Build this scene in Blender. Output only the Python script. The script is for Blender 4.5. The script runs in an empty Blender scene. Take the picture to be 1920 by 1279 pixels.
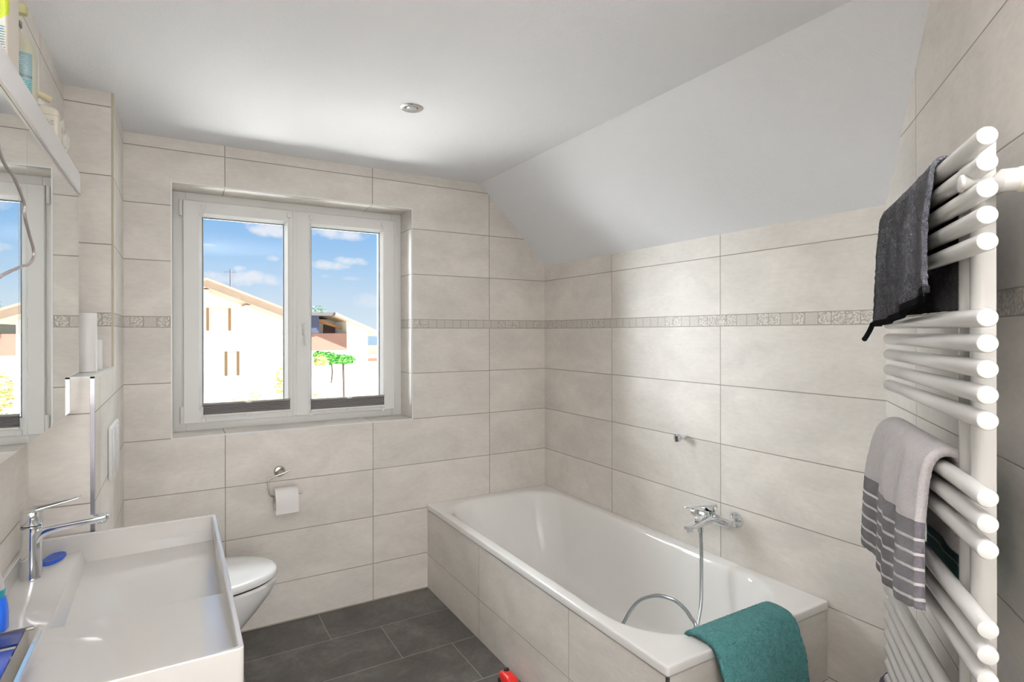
import bpy, bmesh, math, random
from mathutils import Vector, Matrix, noise
PI = math.pi
sc = bpy.context.scene
COL = sc.collection
random.seed(7)

# ------------------------------------------------------------------ camera
YAW, ROLL, FPX = 0.5318, -0.0016, 1068.3182
cam_d = bpy.data.cameras.new('camera'); cam = bpy.data.objects.new('camera', cam_d); COL.objects.link(cam)
cam_d.sensor_fit = 'HORIZONTAL'; cam_d.sensor_width = 36.0
cam_d.lens = FPX * 36.0 / 1920.0
cam_d.shift_y = -(639.5 - 623.92) / 1920.0
cam_d.clip_start = 0.02; cam_d.clip_end = 500
fw = Vector((math.sin(YAW), math.cos(YAW), 0)); r0 = Vector((math.cos(YAW), -math.sin(YAW), 0)); u0 = Vector((0, 0, 1))
rr = r0 * math.cos(ROLL) + u0 * math.sin(ROLL); uu = -r0 * math.sin(ROLL) + u0 * math.cos(ROLL)
cam.matrix_world = Matrix(((rr.x, uu.x, -fw.x, -1.98788), (rr.y, uu.y, -fw.y, -2.97535), (rr.z, uu.z, -fw.z, 1.41668), (0, 0, 0, 1)))
sc.camera = cam

# ------------------------------------------------------------------ view + world + sun + daylight + added fill
sc.view_settings.view_transform = 'Standard'
sc.view_settings.look = 'None'
sc.view_settings.gamma = 1.0
sc.view_settings.exposure = 0.54
sc.view_settings.use_curve_mapping = False

def srgb(r, g, b, a=1.0):
    def f(c):
        c /= 255.0
        return c / 12.92 if c <= 0.04045 else ((c + 0.055) / 1.055) ** 2.4
    return (f(r), f(g), f(b), a)

class NT:
    """small helper for building node trees"""
    def __init__(s, nt): s.nt = nt; s.n = nt.nodes; s.l = nt.links
    def node(s, t, **kw):
        n = s.n.new(t)
        for k, v in kw.items(): setattr(n, k, v)
        return n
    def put(s, sock, v):
        if isinstance(v, bpy.types.NodeSocket): s.l.new(v, sock)
        elif v is not None: sock.default_value = v
    def math(s, op, a, b=None, c=None, clamp=False):
        n = s.node('ShaderNodeMath', operation=op); n.use_clamp = clamp
        s.put(n.inputs[0], a)
        if b is not None: s.put(n.inputs[1], b)
        if c is not None: s.put(n.inputs[2], c)
        return n.outputs[0]
    def mix(s, fac, a, b, mode='MIX'):
        n = s.node('ShaderNodeMix', data_type='RGBA', blend_type=mode)
        s.put(n.inputs[0], fac); s.put(n.inputs[6], a); s.put(n.inputs[7], b)
        return n.outputs[2]
    def noise(s, vec, scale, detail=3, rough=0.55, dist=0.0):
        n = s.node('ShaderNodeTexNoise'); s.put(n.inputs['Vector'], vec)
        n.inputs['Scale'].default_value = scale; n.inputs['Detail'].default_value = detail
        n.inputs['Roughness'].default_value = rough; n.inputs['Distortion'].default_value = dist
        return n.outputs[0]
    def ramp(s, fac, stops, interp='LINEAR'):
        n = s.node('ShaderNodeValToRGB'); n.color_ramp.interpolation = interp; s.put(n.inputs[0], fac)
        e = n.color_ramp.elements
        while len(e) > 1: e.remove(e[-1])
        e[0].position = stops[0][0]; e[0].color = stops[0][1]
        for p, c in stops[1:]:
            x = e.new(p); x.color = c
        return n.outputs[0]
    def sep(s, v):
        n = s.node('ShaderNodeSeparateXYZ'); s.put(n.inputs[0], v); return n.outputs
    def comb(s, x, y, z):
        n = s.node('ShaderNodeCombineXYZ'); s.put(n.inputs[0], x); s.put(n.inputs[1], y); s.put(n.inputs[2], z); return n.outputs[0]

world = bpy.data.worlds.new('sky'); sc.world = world; world.use_nodes = True
w = NT(world.node_tree); w.n.clear()
tc = w.node('ShaderNodeTexCoord')
X, Y, Z = w.sep(tc.outputs['Generated'])
ysafe = w.math('MAXIMUM', w.math('ABSOLUTE', Y), 0.02)
U = w.math('DIVIDE', X, ysafe); V = w.math('DIVIDE', Z, ysafe)
uv = w.comb(U, V, 0.0)
n1 = w.math('SUBTRACT', w.noise(uv, 34, 5, 0.6), 0.5)
sky = w.ramp(w.math('MULTIPLY', V, 2.5), [(0.0, srgb(222, 235, 245)), (0.13, srgb(206, 224, 243)), (0.30, srgb(172, 207, 243)), (0.52, srgb(132, 184, 240)), (1.0, srgb(84, 140, 218))])
cl = None
for (cu, cv, a, b, k) in [(0.135, .169, .052, .0135, 1), (.237, .172, .060, .012, 1), (.222, .116, .038, .009, 1), (.262, .126, .034, .008, 1), (.094, .088, .060, .0135, 1),
                          (.084, .103, .014, .0055, .9), (.135, .122, .012, .005, .7), (.219, .097, .012, .004, .55), (.30, .060, .04, .016, .5), (.60, .15, .16, .02, 1),
                          (-.25, .17, .14, .02, 1), (-.30, .09, .1, .012, 1), (.04, .137, .016, .003, .4), (.27, .095, .02, .004, .4)]:
    du = w.math('DIVIDE', w.math('SUBTRACT', U, cu), a); dv = w.math('DIVIDE', w.math('SUBTRACT', V, cv), b)
    g = w.math('SUBTRACT', 1.0, w.math('ADD', w.math('MULTIPLY', du, du), w.math('MULTIPLY', dv, dv)))
    g = w.math('ADD', g, w.math('MULTIPLY', n1, 3.2))
    g = w.math('MULTIPLY', g, 0.95 * k, clamp=True)
    cl = g if cl is None else w.math('MAXIMUM', cl, g)
skyc = w.mix(w.math('MULTIPLY', cl, 0.92), sky, srgb(236, 238, 248))
bg = w.node('ShaderNodeBackground'); w.put(bg.inputs[0], skyc); bg.inputs[1].default_value = 0.72
out = w.node('ShaderNodeOutputWorld'); w.l.new(bg.outputs[0], out.inputs[0])

def light(name, kind, loc, target, energy, color=(1, 1, 1), size=1.0, size_y=None, spread=None):
    d = bpy.data.lights.new(name, kind); d.energy = energy; d.color = color
    if kind == 'AREA':
        d.shape = 'RECTANGLE' if size_y else 'SQUARE'; d.size = size
        if size_y: d.size_y = size_y
        if spread: d.spread = spread
    elif kind == 'SUN': d.angle = 0.01
    o = bpy.data.objects.new(name, d); COL.objects.link(o); o.location = loc
    o.rotation_euler = (Vector(target) - Vector(loc)).to_track_quat('-Z', 'Y').to_euler()
    return o
SUN = light('sun', 'SUN', (25, -15, 24), (0, 0, 0), 12, (1.0, 0.96, 0.88))
DAY = light('window_daylight', 'AREA', (-1.45, 1.45, 3.6), (-1.15, -0.9, 0.7), 420, (0.94, 0.98, 1.0), 2.4, 1.6)
SIDE = light('window_side_daylight', 'AREA', (-4.3, 2.5, 2.1), (-1.44, 0.3, 1.40), 500, (0.93, 0.97, 1.0), 2.4, 2.2)
REAR_FILL = light('rear_fill_light', 'AREA', (-1.75, -5.45, 1.0), (-1.20, 0, 1.9), 30, (1.0, 0.965, 0.92), 1.5, 1.9)  # added fill lamp behind the camera, not a known lamp of the house
GLARE = light('sunlit_ground_glare', 'AREA', (-2.1, 2.3, -0.85), (-1.42, 0.25, 1.40), 215, (1.0, 0.985, 0.96), 3.0, 2.0)
UP = light('ceiling_bounce_fill', 'AREA', (-1.65, -3.2, 1.80), (-1.65, -3.12, 2.9), 165, (1.0, 0.97, 0.93), 0.4, spread=1.9)  # unseen upward lamp, added to brighten the room by way of the ceiling

# ------------------------------------------------------------------ mesh helpers
def tag(o, label=None, cat=None, group=None, kind=None):
    if label: o['label'] = label
    if cat: o['category'] = cat
    if group: o['group'] = group
    if kind: o['kind'] = kind
    return o

def empty(name, loc, label=None, cat=None, group=None, kind=None):
    o = bpy.data.objects.new(name, None); COL.objects.link(o); o.location = loc; o.empty_display_size = 0.05
    return tag(o, label, cat, group, kind)

def worldloc(o):
    v = Vector((0, 0, 0))
    while o: v += o.location; o = o.parent
    return v

def obj(name, bm, mat, parent=None, smooth=True, angle=40):
    """bm is in world coordinates"""
    bmesh.ops.recalc_face_normals(bm, faces=bm.faces)
    me = bpy.data.meshes.new(name)
    if parent: bmesh.ops.translate(bm, verts=bm.verts, vec=-worldloc(parent))
    bm.to_mesh(me); bm.free()
    mats = mat if isinstance(mat, (list, tuple)) else [mat]
    for m in mats: me.materials.append(m)
    o = bpy.data.objects.new(name, me); COL.objects.link(o)
    if parent: o.parent = parent
    if smooth:
        for p in me.polygons: p.use_smooth = True
        me.set_sharp_from_angle(angle=math.radians(angle))
    return o

def B(): return bmesh.new()

def box(bm, x0, x1, y0, y1, z0, z1, bev=0.0, seg=2, mi=0, M=None):
    vs = [bm.verts.new((x, y, z)) for x in (x0, x1) for y in (y0, y1) for z in (z0, z1)]
    q = [(0, 1, 3, 2), (4, 6, 7, 5), (0, 4, 5, 1), (2, 3, 7, 6), (0, 2, 6, 4), (1, 5, 7, 3)]
    fs = [bm.faces.new([vs[i] for i in f]) for f in q]
    for f in fs: f.material_index = mi
    bmesh.ops.recalc_face_normals(bm, faces=fs)
    allv = vs
    if bev > 0:
        es = list({e for f in fs for e in f.edges})
        r = bmesh.ops.bevel(bm, geom=es, offset=bev, segments=seg, affect='EDGES', profile=0.5)
        allv = list({v for f in r['faces'] for v in f.verts} | {v for v in vs if v.is_valid})
    if M is not None:
        bmesh.ops.transform(bm, matrix=M, verts=[v for v in allv if v.is_valid])
    return bm

def frame(ax):
    ax = Vector(ax).normalized()
    h = Vector((0, 0, 1)) if abs(ax.z) < 0.9 else Vector((1, 0, 0))
    a = ax.cross(h).normalized(); b = ax.cross(a).normalized()
    return a, b

def rings(bm, rs, cap0=True, cap1=True, closed=True, mi=0):
    """rs: list of lists of points, lofted"""
    vr = [[bm.verts.new(p) for p in r] for r in rs]
    n = len(vr[0]); m = n if closed else n - 1
    for i in range(len(vr) - 1):
        for j in range(m):
            f = bm.faces.new((vr[i][j], vr[i][(j + 1) % n], vr[i + 1][(j + 1) % n], vr[i + 1][j])); f.material_index = mi
    if cap0: bm.faces.new(vr[0][::-1]).material_index = mi
    if cap1: bm.faces.new(vr[-1]).material_index = mi
    return vr

def lathe(bm, origin, axis, prof, seg=32, cap0=True, cap1=True, mi=0):
    o = Vector(origin); ax = Vector(axis).normalized(); a, b = frame(ax)
    rs = []
    for (r, h) in prof:
        rs.append([o + ax * h + (a * math.cos(2 * PI * k / seg) + b * math.sin(2 * PI * k / seg)) * max(r, 1e-5) for k in range(seg)])
    return rings(bm, rs, cap0, cap1, mi=mi)

def cyl(bm, p0, p1, r, seg=24, r1=None, round_=0.0, mi=0):
    p0, p1 = Vector(p0), Vector(p1); L = (p1 - p0).length; r1 = r if r1 is None else r1
    if round_ > 0:
        c = round_
        prof = [(r - c, 0), (r - c * 0.3, c * 0.3), (r, c), (r1, L - c), (r1 - c * 0.3, L - c * 0.3), (r1 - c, L)]
    else: prof = [(r, 0), (r1, L)]
    lathe(bm, p0, p1 - p0, prof, seg, mi=mi)

def spline(pts, n=8):
    pts = [Vector(p) for p in pts]; P = [pts[0] * 2 - pts[1]] + pts + [pts[-1] * 2 - pts[-2]]
    o = []
    for i in range(1, len(P) - 2):
        a, b, c, d = P[i - 1], P[i], P[i + 1], P[i + 2]
        for k in range(n):
            t = k / n
            o.append(0.5 * ((2 * b) + (c - a) * t + (2 * a - 5 * b + 4 * c - d) * t * t + (3 * b - a - 3 * c + d) * t ** 3))
    o.append(pts[-1]); return o

def tube(bm, pts, r, seg=12, mi=0, radii=None):
    pts = [Vector(p) for p in pts]
    rs = []; t0 = (pts[1] - pts[0]).normalized(); a, _ = frame(t0)
    for i, p in enumerate(pts):
        t = (pts[min(i + 1, len(pts) - 1)] - pts[max(i - 1, 0)]).normalized()
        a = (a - t * a.dot(t)).normalized(); b = t.cross(a)
        ri = radii[i] if radii else r
        rs.append([p + (a * math.cos(2 * PI * k / seg) + b * math.sin(2 * PI * k / seg)) * ri for k in range(seg)])
    rings(bm, rs, mi=mi)

def rrect(cx, cy, hx, hy, rad, z, n=8, fn=None):
    """rounded rectangle ring, counter-clockwise"""
    p = []
    rads = rad if isinstance(rad, (list, tuple)) else [rad] * 4
    for (sx, sy, a0, r_) in ((1, 1, 0, rads[0]), (-1, 1, PI / 2, rads[1]), (-1, -1, PI, rads[2]), (1, -1, 1.5 * PI, rads[3])):
        for k in range(n + 1):
            a = a0 + PI / 2 * k / n
            p.append(Vector((cx + sx * (hx - r_) + r_ * math.cos(a), cy + sy * (hy - r_) + r_ * math.sin(a), z)))
    return p

def uvquad(bm, pts, uvs, mi=0):
    lay = bm.loops.layers.uv.verify()
    vs = [bm.verts.new(p) for p in pts]; f = bm.faces.new(vs); f.material_index = mi
    for l, u in zip(f.loops, uvs): l[lay].uv = u
    return f

# ------------------------------------------------------------------ materials
def pmat(name, col, rough=0.5, metal=0.0, spec=0.5, bump=0.0, bscale=60, var=0.0, vscale=3, coat=0.0, trans=0.0, ior=1.45, sheen=0.0, emis=None):
    m = bpy.data.materials.new(name); m.use_nodes = True; t = NT(m.node_tree)
    bs = t.n['Principled BSDF']
    bs.inputs['Base Color'].default_value = col; bs.inputs['Roughness'].default_value = rough
    bs.inputs['Metallic'].default_value = metal; bs.inputs['Specular IOR Level'].default_value = spec
    bs.inputs['Coat Weight'].default_value = coat; bs.inputs['Coat Roughness'].default_value = 0.03
    bs.inputs['Transmission Weight'].default_value = trans; bs.inputs['IOR'].default_value = ior
    bs.inputs['Sheen Weight'].default_value = sheen
    c = t.node('ShaderNodeTexCoord').outputs['Object']
    if var > 0:
        nz = t.noise(c, vscale, 4)
        dark = tuple(x * (1 - var) for x in col[:3]) + (1,); lite = tuple(min(1, x * (1 + var)) for x in col[:3]) + (1,)
        t.l.new(t.mix(nz, dark, lite), bs.inputs['Base Color'])
    if bump > 0:
        b = t.node('ShaderNodeBump'); b.inputs['Strength'].default_value = bump; b.inputs['Distance'].default_value = 0.002
        t.put(b.inputs['Height'], t.noise(c, bscale, 3)); t.l.new(b.outputs[0], bs.inputs['Normal'])
    return m

TW, TH = 0.70, 0.24978
ZBB, ZBT = 1.4436, 1.4900          # decor band, bottom and top
def tile_mat(name, u0, base=(231, 225, 218), band=True, grout=(150, 143, 132), gw=0.0035, z0=None, tw=TW, rough=0.42):
    """UV = metres along the wall, metres above the floor"""
    m = bpy.data.materials.new(name); m.use_nodes = True; t = NT(m.node_tree); bs = t.n['Principled BSDF']
    uvn = t.node('ShaderNodeUVMap'); u, v, _ = t.sep(uvn.outputs[0])
    def cell(x, off, wd):
        q = t.math('DIVIDE', t.math('SUBTRACT', x, off), wd)
        return q, t.math('FLOOR', q)
    def linedist(q, wd):   # distance in metres to nearest joint
        fr = t.math('FRACT', q); return t.math('MULTIPLY', t.math('MINIMUM', fr, t.math('SUBTRACT', 1.0, fr)), wd)
    qu, cu = cell(u, u0, tw)
    above = t.math('GREATER_THAN', v, ZBT) if band else 0.0
    zo = z0 if z0 is not None else ZBB
    shift = t.math('MULTIPLY', above, ZBT - ZBB) if band else 0.0
    qv, cv = cell(t.math('SUBTRACT', v, shift), zo, TH)
    du = linedist(qu, tw); dv = linedist(qv, TH)
    if band:
        inb = t.math('MULTIPLY', t.math('GREATER_THAN', v, ZBB), t.math('LESS_THAN', v, ZBT))
        db = t.math('MINIMUM', t.math('ABSOLUTE', t.math('SUBTRACT', v, ZBB)), t.math('ABSOLUTE', t.math('SUBTRACT', v, ZBT)))
        qb, cb = cell(u, u0 + .012, 0.0495)
        dbu = linedist(qb, 0.0495)
        dvv = t.math('ADD', t.math('MULTIPLY', t.math('SUBTRACT', 1.0, inb), dv), t.math('MULTIPLY', inb, t.math('MINIMUM', db, dbu)))
        duu = t.math('ADD', du, t.math('MULTIPLY', inb, 1.0))
        d = t.math('MINIMUM', t.math('MINIMUM', duu, dvv), db)
    else:
        d = t.math('MINIMUM', du, dv)
    # soft-edged joint mask
    g = t.math('SUBTRACT', 1.0, t.math('DIVIDE', t.math('SUBTRACT', d, gw * 0.30), gw * 0.35), clamp=True)
    if band:
        g = t.math('MULTIPLY', g, t.math('SUBTRACT', 1.0, t.math('MULTIPLY', inb, 0.35)))
    pos = t.comb(u, v, t.math('MULTIPLY', cv, 3.1))
    wn = t.node('ShaderNodeTexWhiteNoise', noise_dimensions='3D'); t.put(wn.inputs['Vector'], t.comb(cu, cv, 0.0))
    cloud = t.noise(t.comb(t.math('ADD', u, t.math('MULTIPLY', wn.outputs[0], 17.0)), t.math('MULTIPLY', v, 1.7), cv), 3.2, 5, 0.6, 0.4)
    fine = t.noise(t.comb(t.math('MULTIPLY', u, 0.35), v, 0.0), 90, 3, 0.6)
    fac = t.math('ADD', t.math('MULTIPLY', cloud, 0.75), t.math('MULTIPLY', fine, 0.25))
    b = srgb(*base)
    lo = tuple(x * 0.85 for x in b[:3]) + (1,); hi = tuple(min(1, x * 1.13) for x in b[:3]) + (1,)
    colr = t.ramp(fac, [(0.30, lo), (0.70, hi)])
    pc = t.math('ADD', 0.975, t.math('MULTIPLY', wn.outputs[0], 0.05))
    colr = t.mix(1.0, colr, t.comb(pc, pc, pc), 'MULTIPLY')
    if band:
        # little patchwork squares: ornamental light/dark motifs of differing kinds
        w2 = t.node('ShaderNodeTexWhiteNoise', noise_dimensions='1D'); t.put(w2.inputs['W'], cb)
        fx = t.math('SUBTRACT', t.math('FRACT', qb), 0.5)
        fy = t.math('SUBTRACT', t.math('DIVIDE', t.math('SUBTRACT', v, ZBB), ZBT - ZBB), 0.5)
        ox = t.math('MULTIPLY', t.math('SUBTRACT', t.math('FRACT', t.math('MULTIPLY', w2.outputs[0], 7.3)), 0.5), 1.1)
        oy = t.math('MULTIPLY', t.math('SUBTRACT', t.math('FRACT', t.math('MULTIPLY', w2.outputs[0], 13.7)), 0.5), 0.9)
        rx = t.math('ADD', fx, ox); ry = t.math('ADD', fy, oy)
        rad = t.math('SQRT', t.math('ADD', t.math('MULTIPLY', rx, rx), t.math('MULTIPLY', ry, ry)))
        ang = t.math('ARCTAN2', ry, rx)
        pet = t.math('MULTIPLY', t.math('SINE', t.math('MULTIPLY', ang, 8.0)), 0.08)
        ringp = t.math('SINE', t.math('MULTIPLY', t.math('ADD', rad, pet), 21.0))
        blot = t.noise(t.comb(t.math('MULTIPLY', u, 1.0), v, cb), 75, 2, 0.6)
        pat = t.math('ADD', t.math('MULTIPLY', ringp, 0.28), t.math('MULTIPLY', t.math('SUBTRACT', blot, 0.5), 1.8))
        plain = t.math('GREATER_THAN', t.math('FRACT', t.math('MULTIPLY', w2.outputs[0], 31.1)), 0.38)
        pat = t.math('ADD', 0.5, t.math('MULTIPLY', pat, t.math('ADD', 0.15, t.math('MULTIPLY', plain, 0.85))), clamp=True)
        bandc = t.ramp(pat, [(0.15, srgb(182, 174, 165)), (0.5, srgb(207, 201, 193)), (0.85, srgb(230, 226, 219))])
        colr = t.mix(inb, colr, bandc)
    colr = t.mix(g, colr, srgb(*grout))
    t.l.new(colr, bs.inputs['Base Color'])
    t.put(bs.inputs['Roughness'], t.math('ADD', rough - 0.03, t.math('MULTIPLY', cloud, 0.1)))
    bs.inputs['Specular IOR Level'].default_value = 0.45
    bmp = t.node('ShaderNodeBump'); bmp.inputs['Strength'].default_value = 0.5; bmp.inputs['Distance'].default_value = 0.0015
    t.put(bmp.inputs['Height'], t.math('ADD', t.math('SUBTRACT', 1.0, g), t.math('MULTIPLY', fine, 0.04))); t.l.new(bmp.outputs[0], bs.inputs['Normal'])
    return m

GY = -1.99547; PHI = 0.9249
Dd = Vector((-math.sin(PHI), -math.cos(PHI), 0)); Dn = Vector((Dd.y, -Dd.x, 0)); Gp = Vector((0, GY, 0))
def D(s, o, z): return Gp + Dd * s + Dn * o + Vector((0, 0, z))

XL, XS = -2.33, -2.187
M_back = tile_mat('tile_back', -0.3932)
M_right = tile_mat('tile_right', -0.640)
M_diag = tile_mat('tile_diagonal', 0.3585)
M_left = tile_mat('tile_left', -0.45)
M_panel = tile_mat('tile_bath_panel', -0.627, band=False, z0=0.186, grout=(168, 162, 152), gw=0.003)
M_panel_end = tile_mat('tile_bath_end', -0.45, band=False, z0=0.186, gw=0.003)

# floor
def floor_mat():
    m = bpy.data.materials.new('floor_tile'); m.use_nodes = True; t = NT(m.node_tree); bs = t.n['Principled BSDF']
    x, y, _ = t.sep(t.node('ShaderNodeTexCoord').outputs['Object'])
    row = t.math('FLOOR', t.math('DIVIDE', t.math('ADD', y, 0.2815), 0.3105))
    qy = t.math('DIVIDE', t.math('ADD', y, 0.2815), 0.3105)
    xs = t.math('ADD', t.math('ADD', x, 1.375), t.math('MULTIPLY', t.math('ADD', row, 0.0), 0.2335))
    qx = t.math('DIVIDE', xs, 0.61)
    def ld(q, wd):
        fr = t.math('FRACT', q); return t.math('MULTIPLY', t.math('MINIMUM', fr, t.math('SUBTRACT', 1.0, fr)), wd)
    d = t.math('MINIMUM', ld(qx, .61), ld(qy, .3105))
    g = t.math('SUBTRACT', 1.0, t.math('DIVIDE', t.math('SUBTRACT', d, 0.0010), 0.0012), clamp=True)
    wn = t.node('ShaderNodeTexWhiteNoise', noise_dimensions='2D'); t.put(wn.inputs['Vector'], t.comb(t.math('FLOOR', qx), row, 0.0))
    p = t.comb(t.math('ADD', x, t.math('MULTIPLY', wn.outputs[0], 9.0)), y, 0.0)
    c1 = t.noise(p, 4.5, 6, 0.62, 0.6); c2 = t.noise(p, 38, 4, 0.7, 0.3)
    f = t.math('ADD', t.math('MULTIPLY', c1, 0.7), t.math('MULTIPLY', c2, 0.3))
    c = t.ramp(f, [(0.32, srgb(50, 48, 45)), (0.5, srgb(74, 71, 67)), (0.70, srgb(106, 102, 96))])
    pc = t.math('ADD', 0.92, t.math('MULTIPLY', wn.outputs[0], 0.16)); c = t.mix(1.0, c, t.comb(pc, pc, pc), 'MULTIPLY')
    c = t.mix(t.math('MULTIPLY', g, 0.8), c, srgb(150, 146, 138))
    t.l.new(c, bs.inputs['Base Color']); bs.inputs['Roughness'].default_value = 0.42
    b = t.node('ShaderNodeBump'); b.inputs['Strength'].default_value = 0.4; b.inputs['Distance'].default_value = 0.001
    t.put(b.inputs['Height'], t.math('SUBTRACT', c2, g)); t.l.new(b.outputs[0], bs.inputs['Normal'])
    return m
M_floor = floor_mat()

def plaster_mat():
    m = bpy.data.materials.new('ceiling_plaster'); m.use_nodes = True; t = NT(m.node_tree); bs = t.n['Principled BSDF']
    c = t.node('ShaderNodeTexCoord').outputs['Object']
    n = t.noise(c, 170, 4, 0.6); n2 = t.noise(c, 55, 2, 0.5)
    bs.inputs['Base Color'].default_value = srgb(245, 246, 250); bs.inputs['Roughness'].default_value = 0.95
    b = t.node('ShaderNodeBump'); b.inputs['Strength'].default_value = 0.55; b.inputs['Distance'].default_value = 0.003
    t.put(b.inputs['Height'], t.math('ADD', n, t.math('MULTIPLY', n2, 0.6))); t.l.new(b.outputs[0], bs.inputs['Normal'])
    return m
M_ceil = plaster_mat()
M_pvc = pmat('white_pvc', srgb(238, 238, 236), 0.35)
M_ceramic = pmat('white_ceramic', srgb(222, 219, 215), 0.06, coat=0.3)
M_acryl = pmat('bath_enamel', srgb(250, 248, 245), 0.09, coat=0.3)
M_toilet = pmat('toilet_ceramic', srgb(234, 234, 233), 0.08, coat=0.3)
M_lid = pmat('toilet_lid_plastic', srgb(240, 240, 240), 0.14)
M_chrome = pmat('chrome', (0.80, 0.82, 0.84, 1), 0.05, metal=1.0)
M_steel = pmat('brushed_metal', (0.42, 0.40, 0.38, 1), 0.22, metal=1.0)
M_alu = pmat('bright_edge_profile', (0.80, 0.80, 0.80, 1), 0.18, metal=1.0)
M_whiteprof = pmat('white_edge_profile', srgb(245, 245, 245), 0.25)
M_rad = pmat('radiator_enamel', srgb(218, 217, 214), 0.16, coat=0.4)
M_radwarm = pmat('valve_plastic_cream', srgb(228, 224, 208), 0.35)
M_dark = pmat('black_gap', srgb(22, 22, 22), 0.7)
M_blind = pmat('blind_fabric', srgb(130, 126, 128), 0.8, bump=0.3, bscale=300)
M_blindrail = pmat('blind_rail', srgb(150, 146, 140), 0.4)
M_mirror = pmat('mirror_silver', (0.93, 0.95, 0.94, 1), 0.0, metal=1.0)
M_cab = pmat('cabinet_body', srgb(196, 194, 190), 0.4)
M_whitepanel = pmat('cabinet_light_panel', srgb(236, 235, 236), 0.25)
M_cable = pmat('grey_cable', srgb(140, 132, 130), 0.45)
M_paper = pmat('tissue_paper', srgb(243, 240, 237), 0.95, bump=0.5, bscale=140)
M_card = pmat('cardboard', srgb(176, 160, 136), 0.9)

def glass_mat():
    m = bpy.data.materials.new('window_glass'); m.use_nodes = True; t = NT(m.node_tree)
    t.n.clear(); o = t.node('ShaderNodeOutputMaterial'); tr = t.node('ShaderNodeBsdfTransparent'); gl = t.node('ShaderNodeBsdfGlossy')
    gl.inputs['Roughness'].default_value = 0.0; tr.inputs[0].default_value = (0.97, 0.985, 0.98, 1)
    fr = t.node('ShaderNodeFresnel'); fr.inputs[0].default_value = 1.25
    mx = t.node('ShaderNodeMixShader'); t.l.new(fr.outputs[0], mx.inputs[0]); t.l.new(tr.outputs[0], mx.inputs[1]); t.l.new(gl.outputs[0], mx.inputs[2])
    t.l.new(mx.outputs[0], o.inputs[0]); return m
M_glass = glass_mat()

# ------------------------------------------------------------------ the room shell
ZC = 2.291; ZSL = 1.832; XB = -0.452
XE = -0.98                       # entrance side wall plane
WX0, WX1, WZ0, WZ1, WY = -2.005, -0.877, 0.9465, 2.093, 0.17
YR = -5.6
SE = 1.2273                      # length of the diagonal wall
PE = D(SE, 0, 0)                 # its near end

bm = B()
box(bm, -2.6, 0.1, YR - .15, 0.42, -0.12, 0.0)
tag(obj('floor', bm, M_floor, smooth=False), 'dark grey stone-look floor tiles in staggered courses', kind='structure')

bm = B()
def slopez(x): return ZC - (ZC - ZSL) * (x - XB) / (0 - XB)
pf = [(-2.6, ZC), (XB, ZC), (0.12, slopez(0.12)), (0.12, slopez(0.12) + 0.6), (-2.6, ZC + 0.3)]
rings(bm, [[Vector((x, YR - .15, z)) for x, z in pf], [Vector((x, 0.42, z)) for x, z in pf]])
tag(obj('ceiling', bm, M_ceil, smooth=False), 'white rough-plastered ceiling with a sloping part above the bathtub', kind='structure')

# back wall around the window recess (0.42 deep masonry), tiled reveals
bm = B()
def bq(x0, x1, z0, z1): uvquad(bm, [(x0, 0, z0), (x1, 0, z0), (x1, 0, z1), (x0, 0, z1)], [(x0, z0), (x1, z0), (x1, z1), (x0, z1)])
bq(-2.6, WX0, 0, 2.35); bq(WX1, 0.1, 0, 2.35); bq(WX0, WX1, 0, WZ0); bq(WX0, WX1, WZ1, 2.35)
YO = 0.42
for x in (WX0, WX1): uvquad(bm, [(x, 0, WZ0), (x, YO, WZ0), (x, YO, WZ1), (x, 0, WZ1)], [(x + .3, WZ0), (x + .3 + .3, WZ0), (x + .6, WZ1), (x + .3, WZ1)])
for z in (WZ0, WZ1): uvquad(bm, [(WX0, 0, z), (WX1, 0, z), (WX1, YO, z), (WX0, YO, z)], [(WX0, 0.72), (WX1, 0.72), (WX1, 0.92), (WX0, 0.92)])
# outside face
for (x0, x1, z0, z1) in ((-2.6, WX0, -3, 2.8), (WX1, 0.1, -3, 2.8), (WX0, WX1, -3, WZ0), (WX0, WX1, WZ1, 2.8)):
    uvquad(bm, [(x0, YO, z0), (x1, YO, z0), (x1, YO, z1), (x0, YO, z1)], [(x0, .3)] * 4)
tag(obj('wall_back', bm, M_back, smooth=False), 'tiled window wall with a patterned border strip', kind='structure')

def wallquad(name, p0, p1, z0, z1, ustart, mat, label, thick=0.12):
    bm = B(); p0 = Vector(p0); p1 = Vector(p1); L = (p1 - p0).length; d = (p1 - p0).normalized(); n = Vector((d.y, -d.x, 0)) * thick
    uvquad(bm, [p0 + Vector((0, 0, z0)), p1 + Vector((0, 0, z0)), p1 + Vector((0, 0, z1)), p0 + Vector((0, 0, z1))], [(ustart, z0), (ustart + L, z0), (ustart + L, z1), (ustart, z1)])
    q0, q1 = p0 + n, p1 + n
    uvquad(bm, [q0 + Vector((0, 0, z0)), q1 + Vector((0, 0, z0)), q1 + Vector((0, 0, z1)), q0 + Vector((0, 0, z1))], [(0, .3)] * 4)
    uvquad(bm, [p0 + Vector((0, 0, z1)), p1 + Vector((0, 0, z1)), q1 + Vector((0, 0, z1)), q0 + Vector((0, 0, z1))], [(0, .3)] * 4)
    o = obj(name, bm, mat, smooth=False); return tag(o, label, kind='structure')
# right wall, u = Y (joint at -0.640)
wallquad('wall_right', (0, GY, 0), (0, 0.0, 0), 0, ZSL + .01, GY, M_right, 'tiled wall beside the bathtub under the sloping ceiling')
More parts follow.
